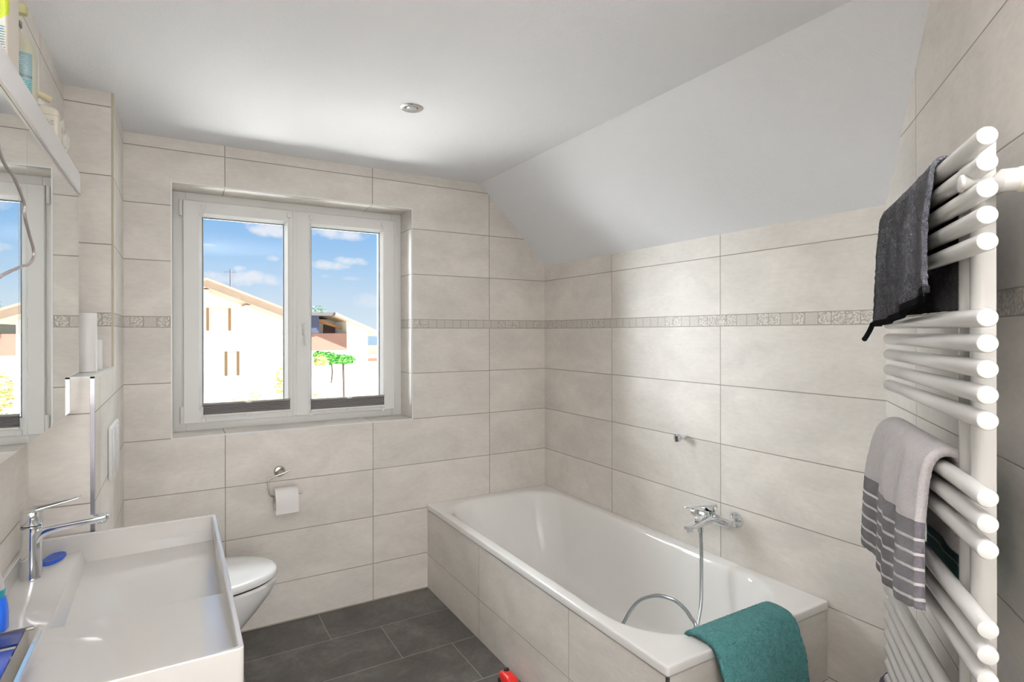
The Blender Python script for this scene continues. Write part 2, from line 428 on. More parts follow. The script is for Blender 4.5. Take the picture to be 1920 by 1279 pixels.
# diagonal wall: u = s measured from the corner
dw = wallquad('wall_diagonal', (PE.x, PE.y, 0), (0, GY, 0), 0, 2.35, 0, M_diag, 'diagonal tiled wall that carries the towel radiator')
uvl = dw.data.uv_layers[0].data
for li, s in zip(dw.data.polygons[0].loop_indices, range(4)):
    vi = dw.data.loops[li].vertex_index; co = dw.data.vertices[vi].co
    uvl[li].uv = ((Vector((co.x, co.y, 0)) - Gp).dot(Dd), co.z)
wallquad('wall_entrance', (PE.x, YR, 0), (PE.x, PE.y, 0), 0, 2.35, 0, M_left, 'tiled side wall behind the camera by the doorway')
# left wall with normal +X
wallquad('wall_left', (XL, 0.1, 0), (XL, YR, 0), 0, 2.35, 0, M_left, 'tiled wall behind the washbasin and mirror cabinet')
# rear wall with a doorway
bm = B()
M_paint = pmat('white_wall_paint', srgb(226, 224, 220), 0.9)
for (x0, x1, z0, z1) in ((-2.6, -2.2, 0, 2.35), (-1.2, PE.x + .2, 0, 2.35), (-2.2, -1.2, 2.05, 2.35)):
    box(bm, x0, x1, YR - .15, YR, z0, z1)
tag(obj('wall_rear', bm, M_paint, smooth=False), 'painted rear wall with an open doorway', kind='structure')

# shaft next to the window (full height) and low pre-wall carrying the toilet
YS, YH, ZH = -0.449, -1.012, 1.295
M_shelf = pmat('shelf_top_white_tile', srgb(236, 234, 230), 0.16, var=0.04)
bm = B()
def vq(p0, p1, z0, z1, u0, u1): uvquad(bm, [(p0[0], p0[1], z0), (p1[0], p1[1], z0), (p1[0], p1[1], z1), (p0[0], p0[1], z1)], [(u0, z0), (u1, z0), (u1, z1), (u0, z1)])
vq((XS, YS), (XS, 0), 0, 2.35, .11, .56); vq((XL, YS), (XS, YS), 0, 2.35, .05, .19)
tag(obj('wall_shaft', bm, M_left, smooth=False), 'narrow tiled pipe shaft in the corner left of the window', kind='structure')
bm = B()
vq((XS, YH), (XS, YS), 0, ZH, .11, .67); vq((XL, YH), (XS, YH), 0, ZH, .05, .19)
uvquad(bm, [(XL, YH, ZH), (XS, YH, ZH), (XS, YS, ZH), (XL, YS, ZH)], [(.1, .3)] * 4, mi=1)
tag(obj('wall_toilet', bm, [M_left, M_shelf], smooth=False), 'half-height tiled pre-wall behind the toilet with a narrow ledge on top', kind='structure')
# edge profiles
def trim(name, pts_boxes, mat, label):
    bm = B()
    for b_ in pts_boxes: box(bm, *b_)
    return tag(obj(name, bm, mat, smooth=False), label, kind='structure')
trim('trim_1', [(XS - .009, XS + .001, YH - .001, YH + .009, 0, ZH + .001)], pmat('dark_edge_profile', (.30, .29, .32, 1), .3, metal=1.0), 'bright metal corner profile on the low wall behind the toilet')
trim('trim_2', [(XS - .006, XS + .001, YS - .001, YS + .008, ZH, ZC)], pmat('beige_edge_profile', srgb(190, 182, 160), .4), 'slim beige corner profile up the pipe shaft')
e = .006
trim('trim_3', [(WX0 - e, WX0, -.002, .006, WZ0 - e, WZ1 + e), (WX1, WX1 + e, -.002, .006, WZ0 - e, WZ1 + e), (WX0, WX1, -.002, .006, WZ1, WZ1 + e), (WX0, WX1, -.002, .006, WZ0 - e, WZ0)], M_whiteprof, 'white edge profile framing the window recess')
trim('trim_4', [(XL, XS + .001, YH - .001, YH + .007, ZH - .004, ZH + .002), (XS - .006, XS + .0015, YH, YS, ZH - .004, ZH + .002)], M_whiteprof, 'white edge profile around the ledge above the toilet')
trim('trim_5', [(-0.7865, 0, -.006, 0, .0, .001), (XS, -.79, -.005, -.0005, 0, .004)], pmat('floor_joint', srgb(170, 158, 140), .7), 'sand-coloured silicone joint where floor meets window wall')

# ------------------------------------------------------------------ window
win = empty('window_1', (-1.44, WY, WZ0), kind='structure'); win['label'] = 'white two-casement plastic window in the tiled recess'
fo = 0.028
bm = B()
z0, z1 = WZ0, WZ1
for bx_ in ((WX0, WX0 + .055, WY, WY + .07, z0, z1), (WX1 - .055, WX1, WY, WY + .07, z0, z1), (WX0 + .055, WX1 - .055, WY, WY + .07, z1 - .055, z1), (WX0 + .055, WX1 - .055, WY, WY + .07, z0, z0 + .055)):
    box(bm, *bx_, bev=.003)
obj('window_frame', bm, M_pvc, win)
def sash(x0, x1, z0, z1, gx0, gx1, gz0, gz1, nm):
    bm = B(); ya, yb = WY - .022, WY + .05
    # moulded profile as nested rectangular rings
    def rg(xa, xb, za, zb, y): return [Vector((xa, y, za)), Vector((xb, y, za)), Vector((xb, y, zb)), Vector((xa, y, zb))]
    m1 = .006
    rs = [rg(x0, x1, z0, z1, yb), rg(x0, x1, z0, z1, ya + .004), rg(x0 + .004, x1 - .004, z0 + .004, z1 - .004, ya),
          rg(gx0 - .014, gx1 + .014, gz0 - .014, gz1 + .014, ya), rg(gx0 - .010, gx1 + .010, gz0 - .010, gz1 + .010, ya + .006), rg(gx0, gx1, gz0, gz1, ya + .020), rg(gx0, gx1, gz0, gz1, yb)]
    vr = rings(bm, rs, cap0=False, cap1=False)
    for j in range(4): bm.faces.new((vr[-1][j], vr[-1][(j + 1) % 4], vr[0][(j + 1) % 4], vr[0][j]))
    s = obj(nm, bm, M_pvc, win, angle=25)
    bm = B(); box(bm, gx0 - .002, gx1 + .002, WY + .012, WY + .032, gz0 - .002, gz1 + .002)
    obj('pane', bm, M_glass, s, smooth=False)
    bm = B(); t_ = .006
    for b_ in ((gx0, gx0 + t_, gz0, gz1), (gx1 - t_, gx1, gz0, gz1), (gx0 + t_, gx1 - t_, gz0, gz0 + t_), (gx0 + t_, gx1 - t_, gz1 - t_, gz1)):
        box(bm, b_[0], b_[1], WY + .006, WY + .0115, b_[2], b_[3])
    obj('gasket', bm, pmat('gasket_' + nm, srgb(140, 146, 150), .5), s, smooth=False)
    return s
sL = sash(-1.962, -1.465, .984, 2.054, -1.882, -1.507, 1.058, 1.981, 'sash')
sR = sash(-1.455, -.921, .984, 2.054, -1.376, -1.001, 1.055, 1.981, 'sash')
# hinges
for (x, za, zb) in ((-1.972, 1.975, 2.053), (-1.968, .988, 1.066), (-.914, 1.975, 2.058), (-.913, .988, 1.070)):
    bm = B(); cyl(bm, (x, WY - .016, za), (x, WY - .016, zb), .0075, 16, round_=.003); box(bm, x - .006, x + .006, WY - .014, WY + .002, za + .006, zb - .006)
    obj('hinge', bm, M_pvc, win)
bm = B(); box(bm, -1.424, -1.398, WY - .034, WY - .0225, 1.405, 1.475, bev=.005); cyl(bm, (-1.411, WY - .034, 1.44), (-1.411, WY - .058, 1.44), .009, 16)
h_ = spline([(-1.411, WY - .056, 1.462), (-1.411, WY - .064, 1.44), (-1.411, WY - .066, 1.40), (-1.411, WY - .064, 1.352)], 6)
tube(bm, h_, .009, 12, radii=[.010 + .0015 * math.sin(i * .3) for i in range(len(h_))])
obj('window_handle', bm, M_pvc, win)
bm = B(); box(bm, -1.470, -1.449, WY - .026, WY - .0222, .99, 2.05, bev=.002)
obj('astragal', bm, M_pvc, win)
# pleated blinds folded at the bottom of each casement
for (x0, x1, zz, lab) in ((-1.880, -1.484, 1.022, 'dark grey pleated blind folded down on the left window casement'), (-1.382, -.988, 1.013, 'dark grey pleated blind folded down on the right window casement')):
    bl = empty('pleated_blind', ((x0 + x1) / 2, WY - .03, zz), lab, 'window blind', 'pleated blinds on the window')
    bm = B(); n = 7; hh = .046
    f_ = []; yb_ = WY - .0235
    for k in range(n * 2 + 1):
        f_.append((yb_ - (.020 if k % 2 else .016), zz + .003 + hh * k / (n * 2)))
    loop = f_ + [(yb_, zz + .003 + hh), (yb_, zz + .003)]
    rings(bm, [[Vector((x0 + .002, y, z)) for y, z in loop], [Vector((x1 - .002, y, z)) for y, z in loop]])
    obj('pleats', bm, M_blind, bl, smooth=False)
    bm = B(); box(bm, x0, x1, WY - .045, WY - .0235, zz + .049, zz + .058, bev=.002)
    obj('top_rail', bm, M_blindrail, bl)
    bm = B(); box(bm, x0, x1, WY - .045, WY - .0235, zz - .006, zz + .003, bev=.002)
    obj('bottom_rail', bm, M_pvc, bl)
    xm = (x0 + x1) / 2
    for (zq, rr_) in ((zz + .056, .004), (zz - .008, .005)):
        bm = B(); lathe(bm, (xm, WY - .047, zq), (0, -1, 0), [(.014, 0), (.016, .002), (.013, .006)], 20)
        bmesh.ops.scale(bm, vec=(1, 1, .38), verts=bm.verts, space=Matrix.Translation((-xm, 0, -zq)))
        obj('pull_tab', bm, M_pvc, bl)
    for xx in (x0 + .003, x1 - .003):
        bm = B(); cyl(bm, (xx, WY - .0245, zz), (xx, WY - .0245, 2.015), .0011, 6)
        obj('guide_cord', bm, pmat('cord', srgb(225, 222, 220), .6), bl)
        bm = B(); box(bm, xx - .010, xx + .010, WY - .030, WY - .0225, zz - .036, zz - .012, bev=.003)
        obj('bracket', bm, M_pvc, bl)
        bm = B(); box(bm, xx - .010, xx + .010, WY - .030, WY - .0225, 2.012, 2.036, bev=.003)
        obj('bracket', bm, M_pvc, bl)

# ------------------------------------------------------------------ bathtub
tub = empty('bathtub', (-.39, -.9, 0), 'white enamel bathtub built into a light tiled surround along the right wall', 'bathtub')
BX0, BX1, BY0, BY1, BZ = -.790, -.002, -1.806, -.0005, .466
cx_, cy_ = (BX0 + BX1) / 2, (BY0 + BY1) / 2; hx, hy = (BX1 - BX0) / 2, (BY1 - BY0) / 2
bm = B()
def smoothring(x0, x1, y0, y1, rads, z, n=14): return rrect((x0 + x1) / 2, (y0 + y1) / 2, (x1 - x0) / 2, (y1 - y0) / 2, rads, z, n)
n_ = 14
# order of radii: (+x,+y) (-x,+y) (-x,-y) (+x,-y)
RG = [
    smoothring(BX0 + .004, BX1, BY0 + .004, BY1, [.006, .006, .010, .006], BZ - .032, n_),
    smoothring(BX0, BX1, BY0, BY1, [.006, .006, .012, .006], BZ - .030, n_),
    smoothring(BX0, BX1, BY0, BY1, [.006, .006, .012, .006], BZ - .006, n_),
    smoothring(BX0 + .002, BX1, BY0 + .002, BY1, [.006, .006, .012, .006], BZ - .0015, n_),
    smoothring(BX0 + .007, BX1 - .001, BY0 + .007, BY1 - .001, [.006, .006, .012, .006], BZ, n_),
    smoothring(BX0 + .040, -.040, -1.738, -.060, [.17, .19, .27, .22], BZ - .001, n_),
    smoothring(BX0 + .052, -.050, -1.728, -.072, [.17, .19, .27, .22], BZ - .006, n_),
    smoothring(BX0 + .063, -.060, -1.716, -.088, [.17, .19, .26, .22], BZ - .020, n_),
    smoothring(BX0 + .078, -.074, -1.690, -.120, [.17, .18, .25, .21], BZ - .080, n_),
    smoothring(BX0 + .110, -.105, -1.610, -.210, [.16, .17, .22, .20], BZ - .260, n_),
    smoothring(BX0 + .135, -.130, -1.550, -.290, [.14, .14, .18, .17], BZ - .370, n_),
    smoothring(BX0 + .165, -.160, -1.500, -.340, [.12, .12, .15, .14], BZ - .405, n_),
    smoothring(BX0 + .230, -.230, -1.430, -.420, [.08, .08, .10, .10], BZ - .418, n_)]
vr = rings(bm, RG, cap0=False, cap1=True)
shell = obj('tub_shell', bm, M_acryl, tub, angle=60)
sm = shell.modifiers.new('sub', 'SUBSURF'); sm.levels = 1; sm.render_levels = 2
bm = B(); lathe(bm, (-.40, -.90, BZ - .4175), (0, 0, 1), [(.035, 0), (.035, .002), (.028, .004)], 32); obj('drain_cover', bm, M_chrome, tub)
bm = B(); lathe(bm, (-.018, -.03, BZ), (0, 0, 1), [(.012, 0), (.012, .0015)], 20); obj('rim_cap', bm, M_pvc, tub)
PX = -.786
bm = B()
ztp = BZ - .034
uvquad(bm, [(PX, 0, 0), (PX, -1.800, 0), (PX, -1.800, ztp), (PX, 0, ztp)], [(0, 0), (-1.8, 0), (-1.8, ztp), (0, ztp)])
uvquad(bm, [(PX + .012, 0, 0), (PX + .012, -1.79, 0), (PX + .012, -1.79, ztp), (PX + .012, 0, ztp)], [(0.02, 0.05)] * 4)
obj('tiled_front_panel', bm, M_panel, tub, smooth=False)
bm = B()
uvquad(bm, [(PX, -1.8005, 0), (0, -1.8005, 0), (0, -1.8005, ztp), (PX, -1.8005, ztp)], [(PX, 0), (0, 0), (0, ztp), (PX, ztp)])
obj('tiled_end_panel', bm, M_panel_end, tub, smooth=False)
bm = B(); box(bm, PX - .001, PX + .008, -1.803, -1.795, 0, ztp); obj('corner_profile', bm, pmat('dark_joint', srgb(60, 60, 58), .5), tub, smooth=False)
bm = B(); box(bm, PX + .001, PX + .006, -1.80, 0, ztp, BZ - .030); box(bm, PX, 0, -1.80, -1.795, ztp, BZ - .030); obj('silicone_joint', bm, pmat('grey_silicone', srgb(120, 116, 108), .6), tub, smooth=False)

# bath mixer on the wall
mx = empty('bath_mixer_tap', (0, -1.345, .643), 'chrome wall-mounted bath mixer with lever handle above the bathtub', 'tap')
YC, ZCm = -1.345, .643
for dy in (-.075, .075):
    bm = B(); lathe(bm, (-.0005, YC + dy, ZCm), (-1, 0, 0), [(.033, 0), (.033, .004), (.029, .010), (.018, .013), (.0145, .014), (.0145, .034)], 32); obj('wall_flange', bm, M_chrome, mx)
    bm = B(); lathe(bm, (-.033, YC + dy, ZCm), (-1, 0, 0), [(.0175, 0), (.0175, .018), (.016, .020)], 6 if dy < 0 else 24); obj('union_nut', bm, M_chrome, mx, angle=20)
bm = B(); rs = []
for (y, ry, rz) in ((-.098, .012, .012), (-.095, .017, .018), (-.07, .019, .020), (-.03, .018, .021), (0, .020, .024), (.03, .018, .021), (.07, .019, .020), (.095, .017, .018), (.098, .012, .012)):
    rs.append([Vector((-.064 + ry * math.cos(a), YC + y, ZCm + rz * math.sin(a))) for a in [2 * PI * k / 24 for k in range(24)]])
rings(bm, rs); bo = obj('body', bm, M_chrome, mx); 
# spout: flat body reaching over the tub
bm = B(); rs = []
for (x, hy_, hz, zc_) in ((-.055, .022, .022, ZCm), (-.085, .024, .020, ZCm - .002), (-.12, .024, .016, ZCm - .007), (-.16, .023, .012, ZCm - .014), (-.195, .021, .010, ZCm - .019), (-.210, .014, .007, ZCm - .020)):
    rs.append([Vector((x, YC + hy_ * math.copysign(abs(math.cos(a)) ** .75, math.cos(a)), zc_ + hz * math.copysign(abs(math.sin(a)) ** .75, math.sin(a)))) for a in [2 * PI * k / 24 for k in range(24)]])
rings(bm, rs); obj('spout', bm, M_chrome, mx)
bm = B(); cyl(bm, (-.190, YC, ZCm - .022), (-.190, YC, ZCm - .040), .0125, 20, round_=.002); obj('aerator', bm, M_chrome, mx)
bm = B(); lathe(bm, (-.150, YC, ZCm), (0, 0, 1), [(.010, 0), (.010, .012), (.007, .016), (.006, .028), (.012, .034), (.012, .044), (.008, .047)], 20); obj('diverter_knob', bm, M_chrome, mx)
bm = B(); lathe(bm, (-.075, YC, ZCm + .012), (0, 0, 1), [(.022, 0), (.0235, .012), (.0235, .022)], 28); obj('neck', bm, M_chrome, mx)
bm = B(); rs = []
for (x, w_, zl, zh) in ((-.048, .017, .036, .056), (-.052, .023, .036, .060), (-.085, .0235, .036, .063), (-.100, .021, .042, .062), (-.115, .014, .056, .0625), (-.16, .0105, .0595, .066), (-.212, .0095, .063, .069), (-.218, .006, .064, .068)):
    rs.append([Vector((x, YC + sy * w_, ZCm + z)) for sy, z in ((-1, zl), (1, zl), (1, zh), (-1, zh))])
rings(bm, rs); lv = obj('lever_handle', bm, M_chrome, mx, angle=30); bv = lv.modifiers.new('b', 'BEVEL'); bv.width = .003; bv.segments = 3
bm = B(); cyl(bm, (-.128, YC, ZCm - .012), (-.128, YC, ZCm - .050), .0105, 16, r1=.0115); obj('hose_outlet', bm, M_chrome, mx)

# shower hose: hangs from the mixer, loops in the tub
M_hose = pmat('hose_grey_metallic', srgb(170, 176, 178), 0.22, metal=.75)
hp = spline([(-.128, YC, ZCm - .048), (-.130, -1.350, .52), (-.150, -1.368, .42), (-.185, -1.395, .33), (-.235, -1.418, .252), (-.295, -1.455, .170), (-.37, -1.52, .108), (-.45, -1.50, .085), (-.47, -1.43, .10),
             (-.42, -1.455, .22), (-.370, -1.530, .335), (-.362, -1.500, .372), (-.36, -1.455, .394), (-.36, -1.405, .398), (-.36, -1.325, .378), (-.36, -1.235, .323), (-.362, -1.178, .255), (-.37, -1.14, .185), (-.40, -1.10, .105), (-.46, -1.02, .066)], 10)
bm = B(); tube(bm, hp, .0072, 12)
tag(obj('shower_hose', bm, M_hose), 'silvery shower hose hanging from the bath mixer and looping in the tub', 'shower hose')
bm = B()
hsh = empty('hand_shower', (-.48, -.98, .06), 'chrome hand shower lying on the bottom of the bathtub', 'hand shower')
cyl(bm, (-.47, -1.01, .068), (-.53, -.86, .080), .011, 16, round_=.002); obj('handle', bm, M_chrome, hsh)
bm = B(); lathe(bm, (-.545, -.815, .066), (0, 0, 1), [(.036, 0), (.040, .006), (.036, .018), (.014, .026)], 28); obj('shower_head', bm, M_chrome, hsh)

# shower wall bracket
sb = empty('shower_holder', (0, -1.146, .941), 'small chrome hand shower holder on the tiles above the bathtub', 'shower holder')
bm = B(); cyl(bm, (-.0005, -1.146, .941), (-.030, -1.140, .941), .0125, 20, r1=.012, round_=.002); obj('wall_mount', bm, M_chrome, sb)
bm = B(); lathe(bm, (-.040, -1.137, .926), (-.12, 0, 1), [(.0115, 0), (.0155, .001), (.0165, .028), (.0125, .029), (.0105, .001)], 24, cap0=False, cap1=False); bmf = obj('cradle', bm, M_chrome, sb)

# ------------------------------------------------------------------ towels
def towel_mat(name, col, fuzz=1.0, stripes=None, dark=None, lo_=.72, hi_=1.28):
    m = bpy.data.materials.new(name); m.use_nodes = True; t = NT(m.node_tree); bs = t.n['Principled BSDF']
    c = t.node('ShaderNodeTexCoord').outputs['Object']
    n = t.noise(c, 260, 2, 0.7); n2 = t.noise(c, 60, 3, 0.6)
    f = t.math('ADD', t.math('MULTIPLY', n, .6), t.math('MULTIPLY', n2, .4))
    lo = tuple(x * lo_ for x in col[:3]) + (1,); hi = tuple(min(1, x * hi_) for x in col[:3]) + (1,)
    base = t.mix(t.math('MULTIPLY', t.math('SUBTRACT', f, .3), 2.5, clamp=True), lo, hi)
    if stripes:
        u, v, _ = t.sep(t.node('ShaderNodeUVMap').outputs[0]); v0, period, wd, scol = stripes
        lo2 = tuple(x * .75 for x in dark[:3]) + (1,); hi2 = tuple(min(1, x * 1.25) for x in dark[:3]) + (1,)
        dk = t.mix(f, lo2, hi2)
        isd = t.math('GREATER_THAN', v, v0)
        fr = t.math('FRACT', t.math('DIVIDE', t.math('SUBTRACT', v, v0), period))
        ln = t.math('MULTIPLY', t.math('GREATER_THAN', fr, 1 - wd / period), isd)
        base = t.mix(isd, base, dk); base = t.mix(ln, base, scol)
    t.l.new(base, bs.inputs['Base Color']); bs.inputs['Roughness'].default_value = 1.0
    bs.inputs['Sheen Weight'].default_value = .06; bs.inputs['Specular IOR Level'].default_value = .05
    b = t.node('ShaderNodeBump'); b.inputs['Strength'].default_value = .9 * fuzz; b.inputs['Distance'].default_value = .004
    t.put(b.inputs['Height'], f); t.l.new(b.outputs[0], bs.inputs['Normal'])
    return m

def drape(name, path, u0f, u1f, place, mat, thick, fold=0.0, foldn=4, nu=70, label=None, cat='towel', seed=0, vend=None, parent=None, fuzz=.0012):
    """path: list of (off, height) from the front hem over the top to the back hem. place(u, off, z) -> world"""
    P = spline([(a, 0, b) for a, b in path], 14)
    L = [0]
    for i in range(1, len(P)): L.append(L[-1] + (P[i] - P[i - 1]).length)
    bm = B(); lay = bm.loops.layers.uv.verify(); grid = []
    ztop = max(p.z for p in P)
    for i, p in enumerate(P):
        row = []
        v = L[i] / L[-1]
        for k in range(nu + 1):
            f = k / nu
            a, b = u0f(L[i], L[-1]), u1f(L[i], L[-1])
            u = a + (b - a) * f
            drop = max(0, ztop - p.z)
            off = p.x; z = p.z
            amp = fold * min(1, drop / .10)
            sgn = 1 if i < len(P) * .5 else .4
            off += sgn * amp * (math.sin(f * foldn * 2 * PI + seed + 2.0 * math.sin(f * 3 + seed)) * .6 + (noise.noise(Vector((f * 5, drop * 4, seed))) * .8))
            off += fuzz * noise.noise(Vector((u * 160, L[i] * 160, seed)))
            if vend: z += vend(f, L[i], L[-1])
            row.append(bm.verts.new(place(u, off, z)))
        grid.append(row)
    for i in range(len(grid) - 1):
        for k in range(nu):
            fc = bm.faces.new((grid[i][k], grid[i][k + 1], grid[i + 1][k + 1], grid[i + 1][k]))
            for l, (ii, kk) in zip(fc.loops, ((i, k), (i, k + 1), (i + 1, k + 1), (i + 1, k))): l[lay].uv = (kk / nu, L[ii])
    o = obj(name, bm, mat, parent, angle=80)
    s = o.modifiers.new('solid', 'SOLIDIFY'); s.thickness = thick; s.offset = 0
    if label: tag(o, label, cat)
    return o

# ------------------------------------------------------------------ towel radiator on the diagonal wall
RO = .10; RR = .0136
rad = empty('towel_radiator', D(1.04, .06, .5), 'white tubular towel radiator on the diagonal tiled wall', 'radiator')
zs = [1.696 - .0376 * k for k in range(5)] + [1.437 - .0368 * k for k in range(5)] + [1.180 - .0370 * k for k in range(3)] + [.993 - .0366 * k for k in range(3)] + [.801 - .0364 * k for k in range(7)]
for z in zs:
    bm = B(); cyl(bm, D(.562, RO, z), D(1.172, RO, z), RR, 28, round_=.0035)
    obj('radiator_tube', bm, M_rad, rad)
def post(s0, s1, o0, o1, z0, z1):
    bm = B(); c = (s0 + s1) / 2; hs = (s1 - s0) / 2; pr = []
    for k in range(13):
        a = PI * k / 12; pr.append((c + hs * math.cos(a), o1 - .014 + .014 * math.sin(a)))
    pr += [(s0, o0), (s1, o0)]
    rings(bm, [[D(s, o, z0) for s, o in pr], [D(s, o, z1) for s, o in pr]])
    obj('post', bm, M_rad, rad)
post(1.040, 1.078, .060, .0872, .55, 1.713); post(.990, 1.022, .060, .0872, .55, 1.713)
for zb in (1.640, .745):
    bm = B(); lathe(bm, D(1.125, .001, zb), Dn, [(.019, 0), (.019, .040), (.0175, .050)], 28); obj('wall_bracket', bm, M_radwarm, rad)
    bm = B(); lathe(bm, D(1.125, .050, zb), Dn, [(.0170, 0), (.0165, .020), (.006, .030), (.006, .054), (.010, .060), (.0135, .066), (.0125, .070), (.006, .072)], 28); obj('bracket_knob', bm, M_rad, rad)
    bm = B(); box(bm, -.02, .05, -.008, .008, -.012, .012, bev=.003)
    Mx = Matrix.Translation(D(1.085, .062, zb)) @ Matrix(((Dd.x, Dn.x, 0, 0), (Dd.y, Dn.y, 0, 0), (0, 0, 1, 0), (0, 0, 0, 1)))
    bmesh.ops.transform(bm, matrix=Mx, verts=bm.verts); obj('bracket_arm', bm, M_rad, rad)
for s in (1.066, 1.013):
    bm = B(); cyl(bm, D(s, .070, .552), D(s, .070, .46), .011, 20); cyl(bm, D(s, .070, .47), D(s, .001, .47), .011, 20); lathe(bm, D(s, .0005, .47), Dn, [(.026, 0), (.026, .004), (.012, .008)], 24); obj('valve_pipe', bm, M_chrome, rad)
bm = B(); cyl(bm, D(.78, .001, 1.640), D(.78, .086, 1.640), .012, 20, round_=.002); obj('wall_bracket', bm, M_radwarm, rad)

TD = towel_mat('dark_grey_towel', srgb(44, 44, 48), 1.8, lo_=.25, hi_=2.2)
TG = towel_mat('grey_striped_towel', srgb(203, 198, 199), .7, stripes=None)
TT = towel_mat('teal_towel', srgb(66, 116, 116), 1.8, lo_=.5, hi_=1.5)
TB = pmat('dark_hem', srgb(14, 14, 15), 1.0, spec=.05)

# dark towel over the top tube
zt = zs[0]
def vdark(f, l, L):
    # front hem hangs lower at the far corner
    k = max(0, 1 - l / (.30)); k2 = max(0, (l - L * .55) / (L * .45))
    return k * (-.048 + .052 * f * f) + k2 * 0.0
pathD = [(RO + .034, 1.484), (RO + .034, 1.51), (RO + .030, 1.60), (RO + .022, zt - .02), (RO + .017, zt + .006), (RO + .008, zt + .0185), (RO - .006, zt + .0185), (RO - .016, zt + .004), (RO - .020, zt - .03), (RO - .022, 1.60), (RO - .024, 1.49), (RO - .024, 1.455)]
def place(u, o, z): return D(u, o, z)
dt = drape('towel', pathD, lambda l, L: .578 - .02 * max(0, 1 - l / .2), lambda l, L: .985 + .050 * max(0, 1 - l / .25) + (.02 if l > L * .6 else 0), place, TD, .007, fold=.0095, foldn=4.4, label='dark grey towel hung over the top bars of the radiator', seed=1.3, vend=vdark, fuzz=.0025)
# its hem and hanging loop
bm = B(); hemp = []
for k in range(31):
    f = k / 30; off = RO + .034
    drop = zt + .0185 - 1.484
    off += .0095 * (math.sin(f * 4.4 * 2 * PI + 1.3 + 2 * math.sin(f * 3 + 1.3)) * .6 + noise.noise(Vector((f * 5, drop * 4, 1.3))) * .8)
    hemp.append(D(.558 + (1.035 - .558) * f, off, 1.484 - .048 + .052 * f * f))
rs = []
for p in hemp: rs.append([p + Dn * a + Vector((0, 0, b)) for a, b in ((-.005, -.006), (.005, -.006), (.0055, .006), (-.0055, .006))])
rings(bm, rs); obj('hem', bm, TB, None)
hem = bpy.data.objects['hem']; hem.parent = dt; hem.matrix_parent_inverse = Matrix()
bm = B(); lp = spline([D(.562, RO + .034, 1.438), D(.556, RO + .040, 1.420), D(.549, RO + .048, 1.402), D(.545, RO + .050, 1.399)], 6)
tube(bm, lp, .006, 8); lo_ = obj('hanging_loop', bm, TB, None); lo_.parent = dt; lo_.matrix_parent_inverse = Matrix()

# striped towel over the bars of the middle group
zm = zs[10]
TGs = towel_mat('grey_striped_towel_cloth', srgb(204, 199, 200), .7, stripes=None)
def striped_mat():
    m = towel_mat('striped_towel', srgb(206, 201, 202), .6, stripes=(10, 1, .1, srgb(232, 230, 230)), dark=srgb(96, 92, 96))
    return m
# V measured from the front hem: dark part is the lowest .25 m
def smat():
    m = bpy.data.materials.new('striped_towel'); m.use_nodes = True; t = NT(m.node_tree); bs = t.n['Principled BSDF']
    u, v, _ = t.sep(t.node('ShaderNodeUVMap').outputs[0]); c = t.node('ShaderNodeTexCoord').outputs['Object']
    n = t.noise(c, 260, 2, .7); n2 = t.noise(c, 40, 3, .6); f = t.math('ADD', t.math('MULTIPLY', n, .6), t.math('MULTIPLY', n2, .4))
    lt = t.mix(f, srgb(176, 170, 172), srgb(226, 222, 223)); dk = t.mix(f, srgb(48, 45, 50), srgb(96, 92, 97))
    isd = t.math('LESS_THAN', v, .165); fr = t.math('FRACT', t.math('DIVIDE', v, .0282))
    ln = t.math('MULTIPLY', t.math('LESS_THAN', t.math('ABSOLUTE', t.math('SUBTRACT', fr, .62)), .10), t.math('LESS_THAN', v, .150))
    col = t.mix(isd, lt, dk); col = t.mix(ln, col, srgb(230, 228, 228)); t.l.new(col, bs.inputs['Base Color'])
    bs.inputs['Roughness'].default_value = 1; bs.inputs['Sheen Weight'].default_value = .2; bs.inputs['Specular IOR Level'].default_value = .1
    b = t.node('ShaderNodeBump'); b.inputs['Strength'].default_value = .7; b.inputs['Distance'].default_value = .003; t.put(b.inputs['Height'], f); t.l.new(b.outputs[0], bs.inputs['Normal'])
    return m
MS = smat()
pathS = [(RO + .052, .912), (RO + .052, .95), (RO + .048, 1.05), (RO + .040, 1.13), (RO + .034, zm - .012), (RO + .026, zm + .014), (RO + .010, zm + .030), (RO - .010, zm + .030), (RO - .022, zm + .016), (RO - .028, zm - .02), (RO - .030, 1.10), (RO - .030, 1.03)]
def vstr(f, l, L):
    k = max(0, 1 - l / .24)
    return k * (.020 * f + (-.016 + .034 * max(0, (f - .55) / .45) if f > .5 else 0))
drape('towel', pathS, lambda l, L: .615 - .03 * max(0, 1 - l / .22), lambda l, L: .995 + .035 * max(0, 1 - l / .2), place, MS, .016, fold=.011, foldn=1.9, label='light grey towel with dark white-striped end hung on the middle bars', seed=4.1, vend=vstr)
# teal striped towel behind the bars
def tmat():
    m = bpy.data.materials.new('teal_striped_towel'); m.use_nodes = True; t = NT(m.node_tree); bs = t.n['Principled BSDF']
    u, v, _ = t.sep(t.node('ShaderNodeUVMap').outputs[0])
    ln = t.math('LESS_THAN', t.math('FRACT', t.math('DIVIDE', v, .030)), .14)
    t.l.new(t.mix(ln, srgb(28, 84, 82), srgb(150, 150, 140)), bs.inputs['Base Color']); bs.inputs['Roughness'].default_value = 1
    return m
pathT = [(RO - .046, .955), (RO - .046, 1.0), (RO - .044, 1.10), (RO - .043, 1.165)]
drape('towel', pathT, lambda l, L: .70, lambda l, L: .985, place, tmat(), .008, fold=.002, foldn=2, label='dark teal towel with pale stripes hanging behind the radiator bars', seed=.4)

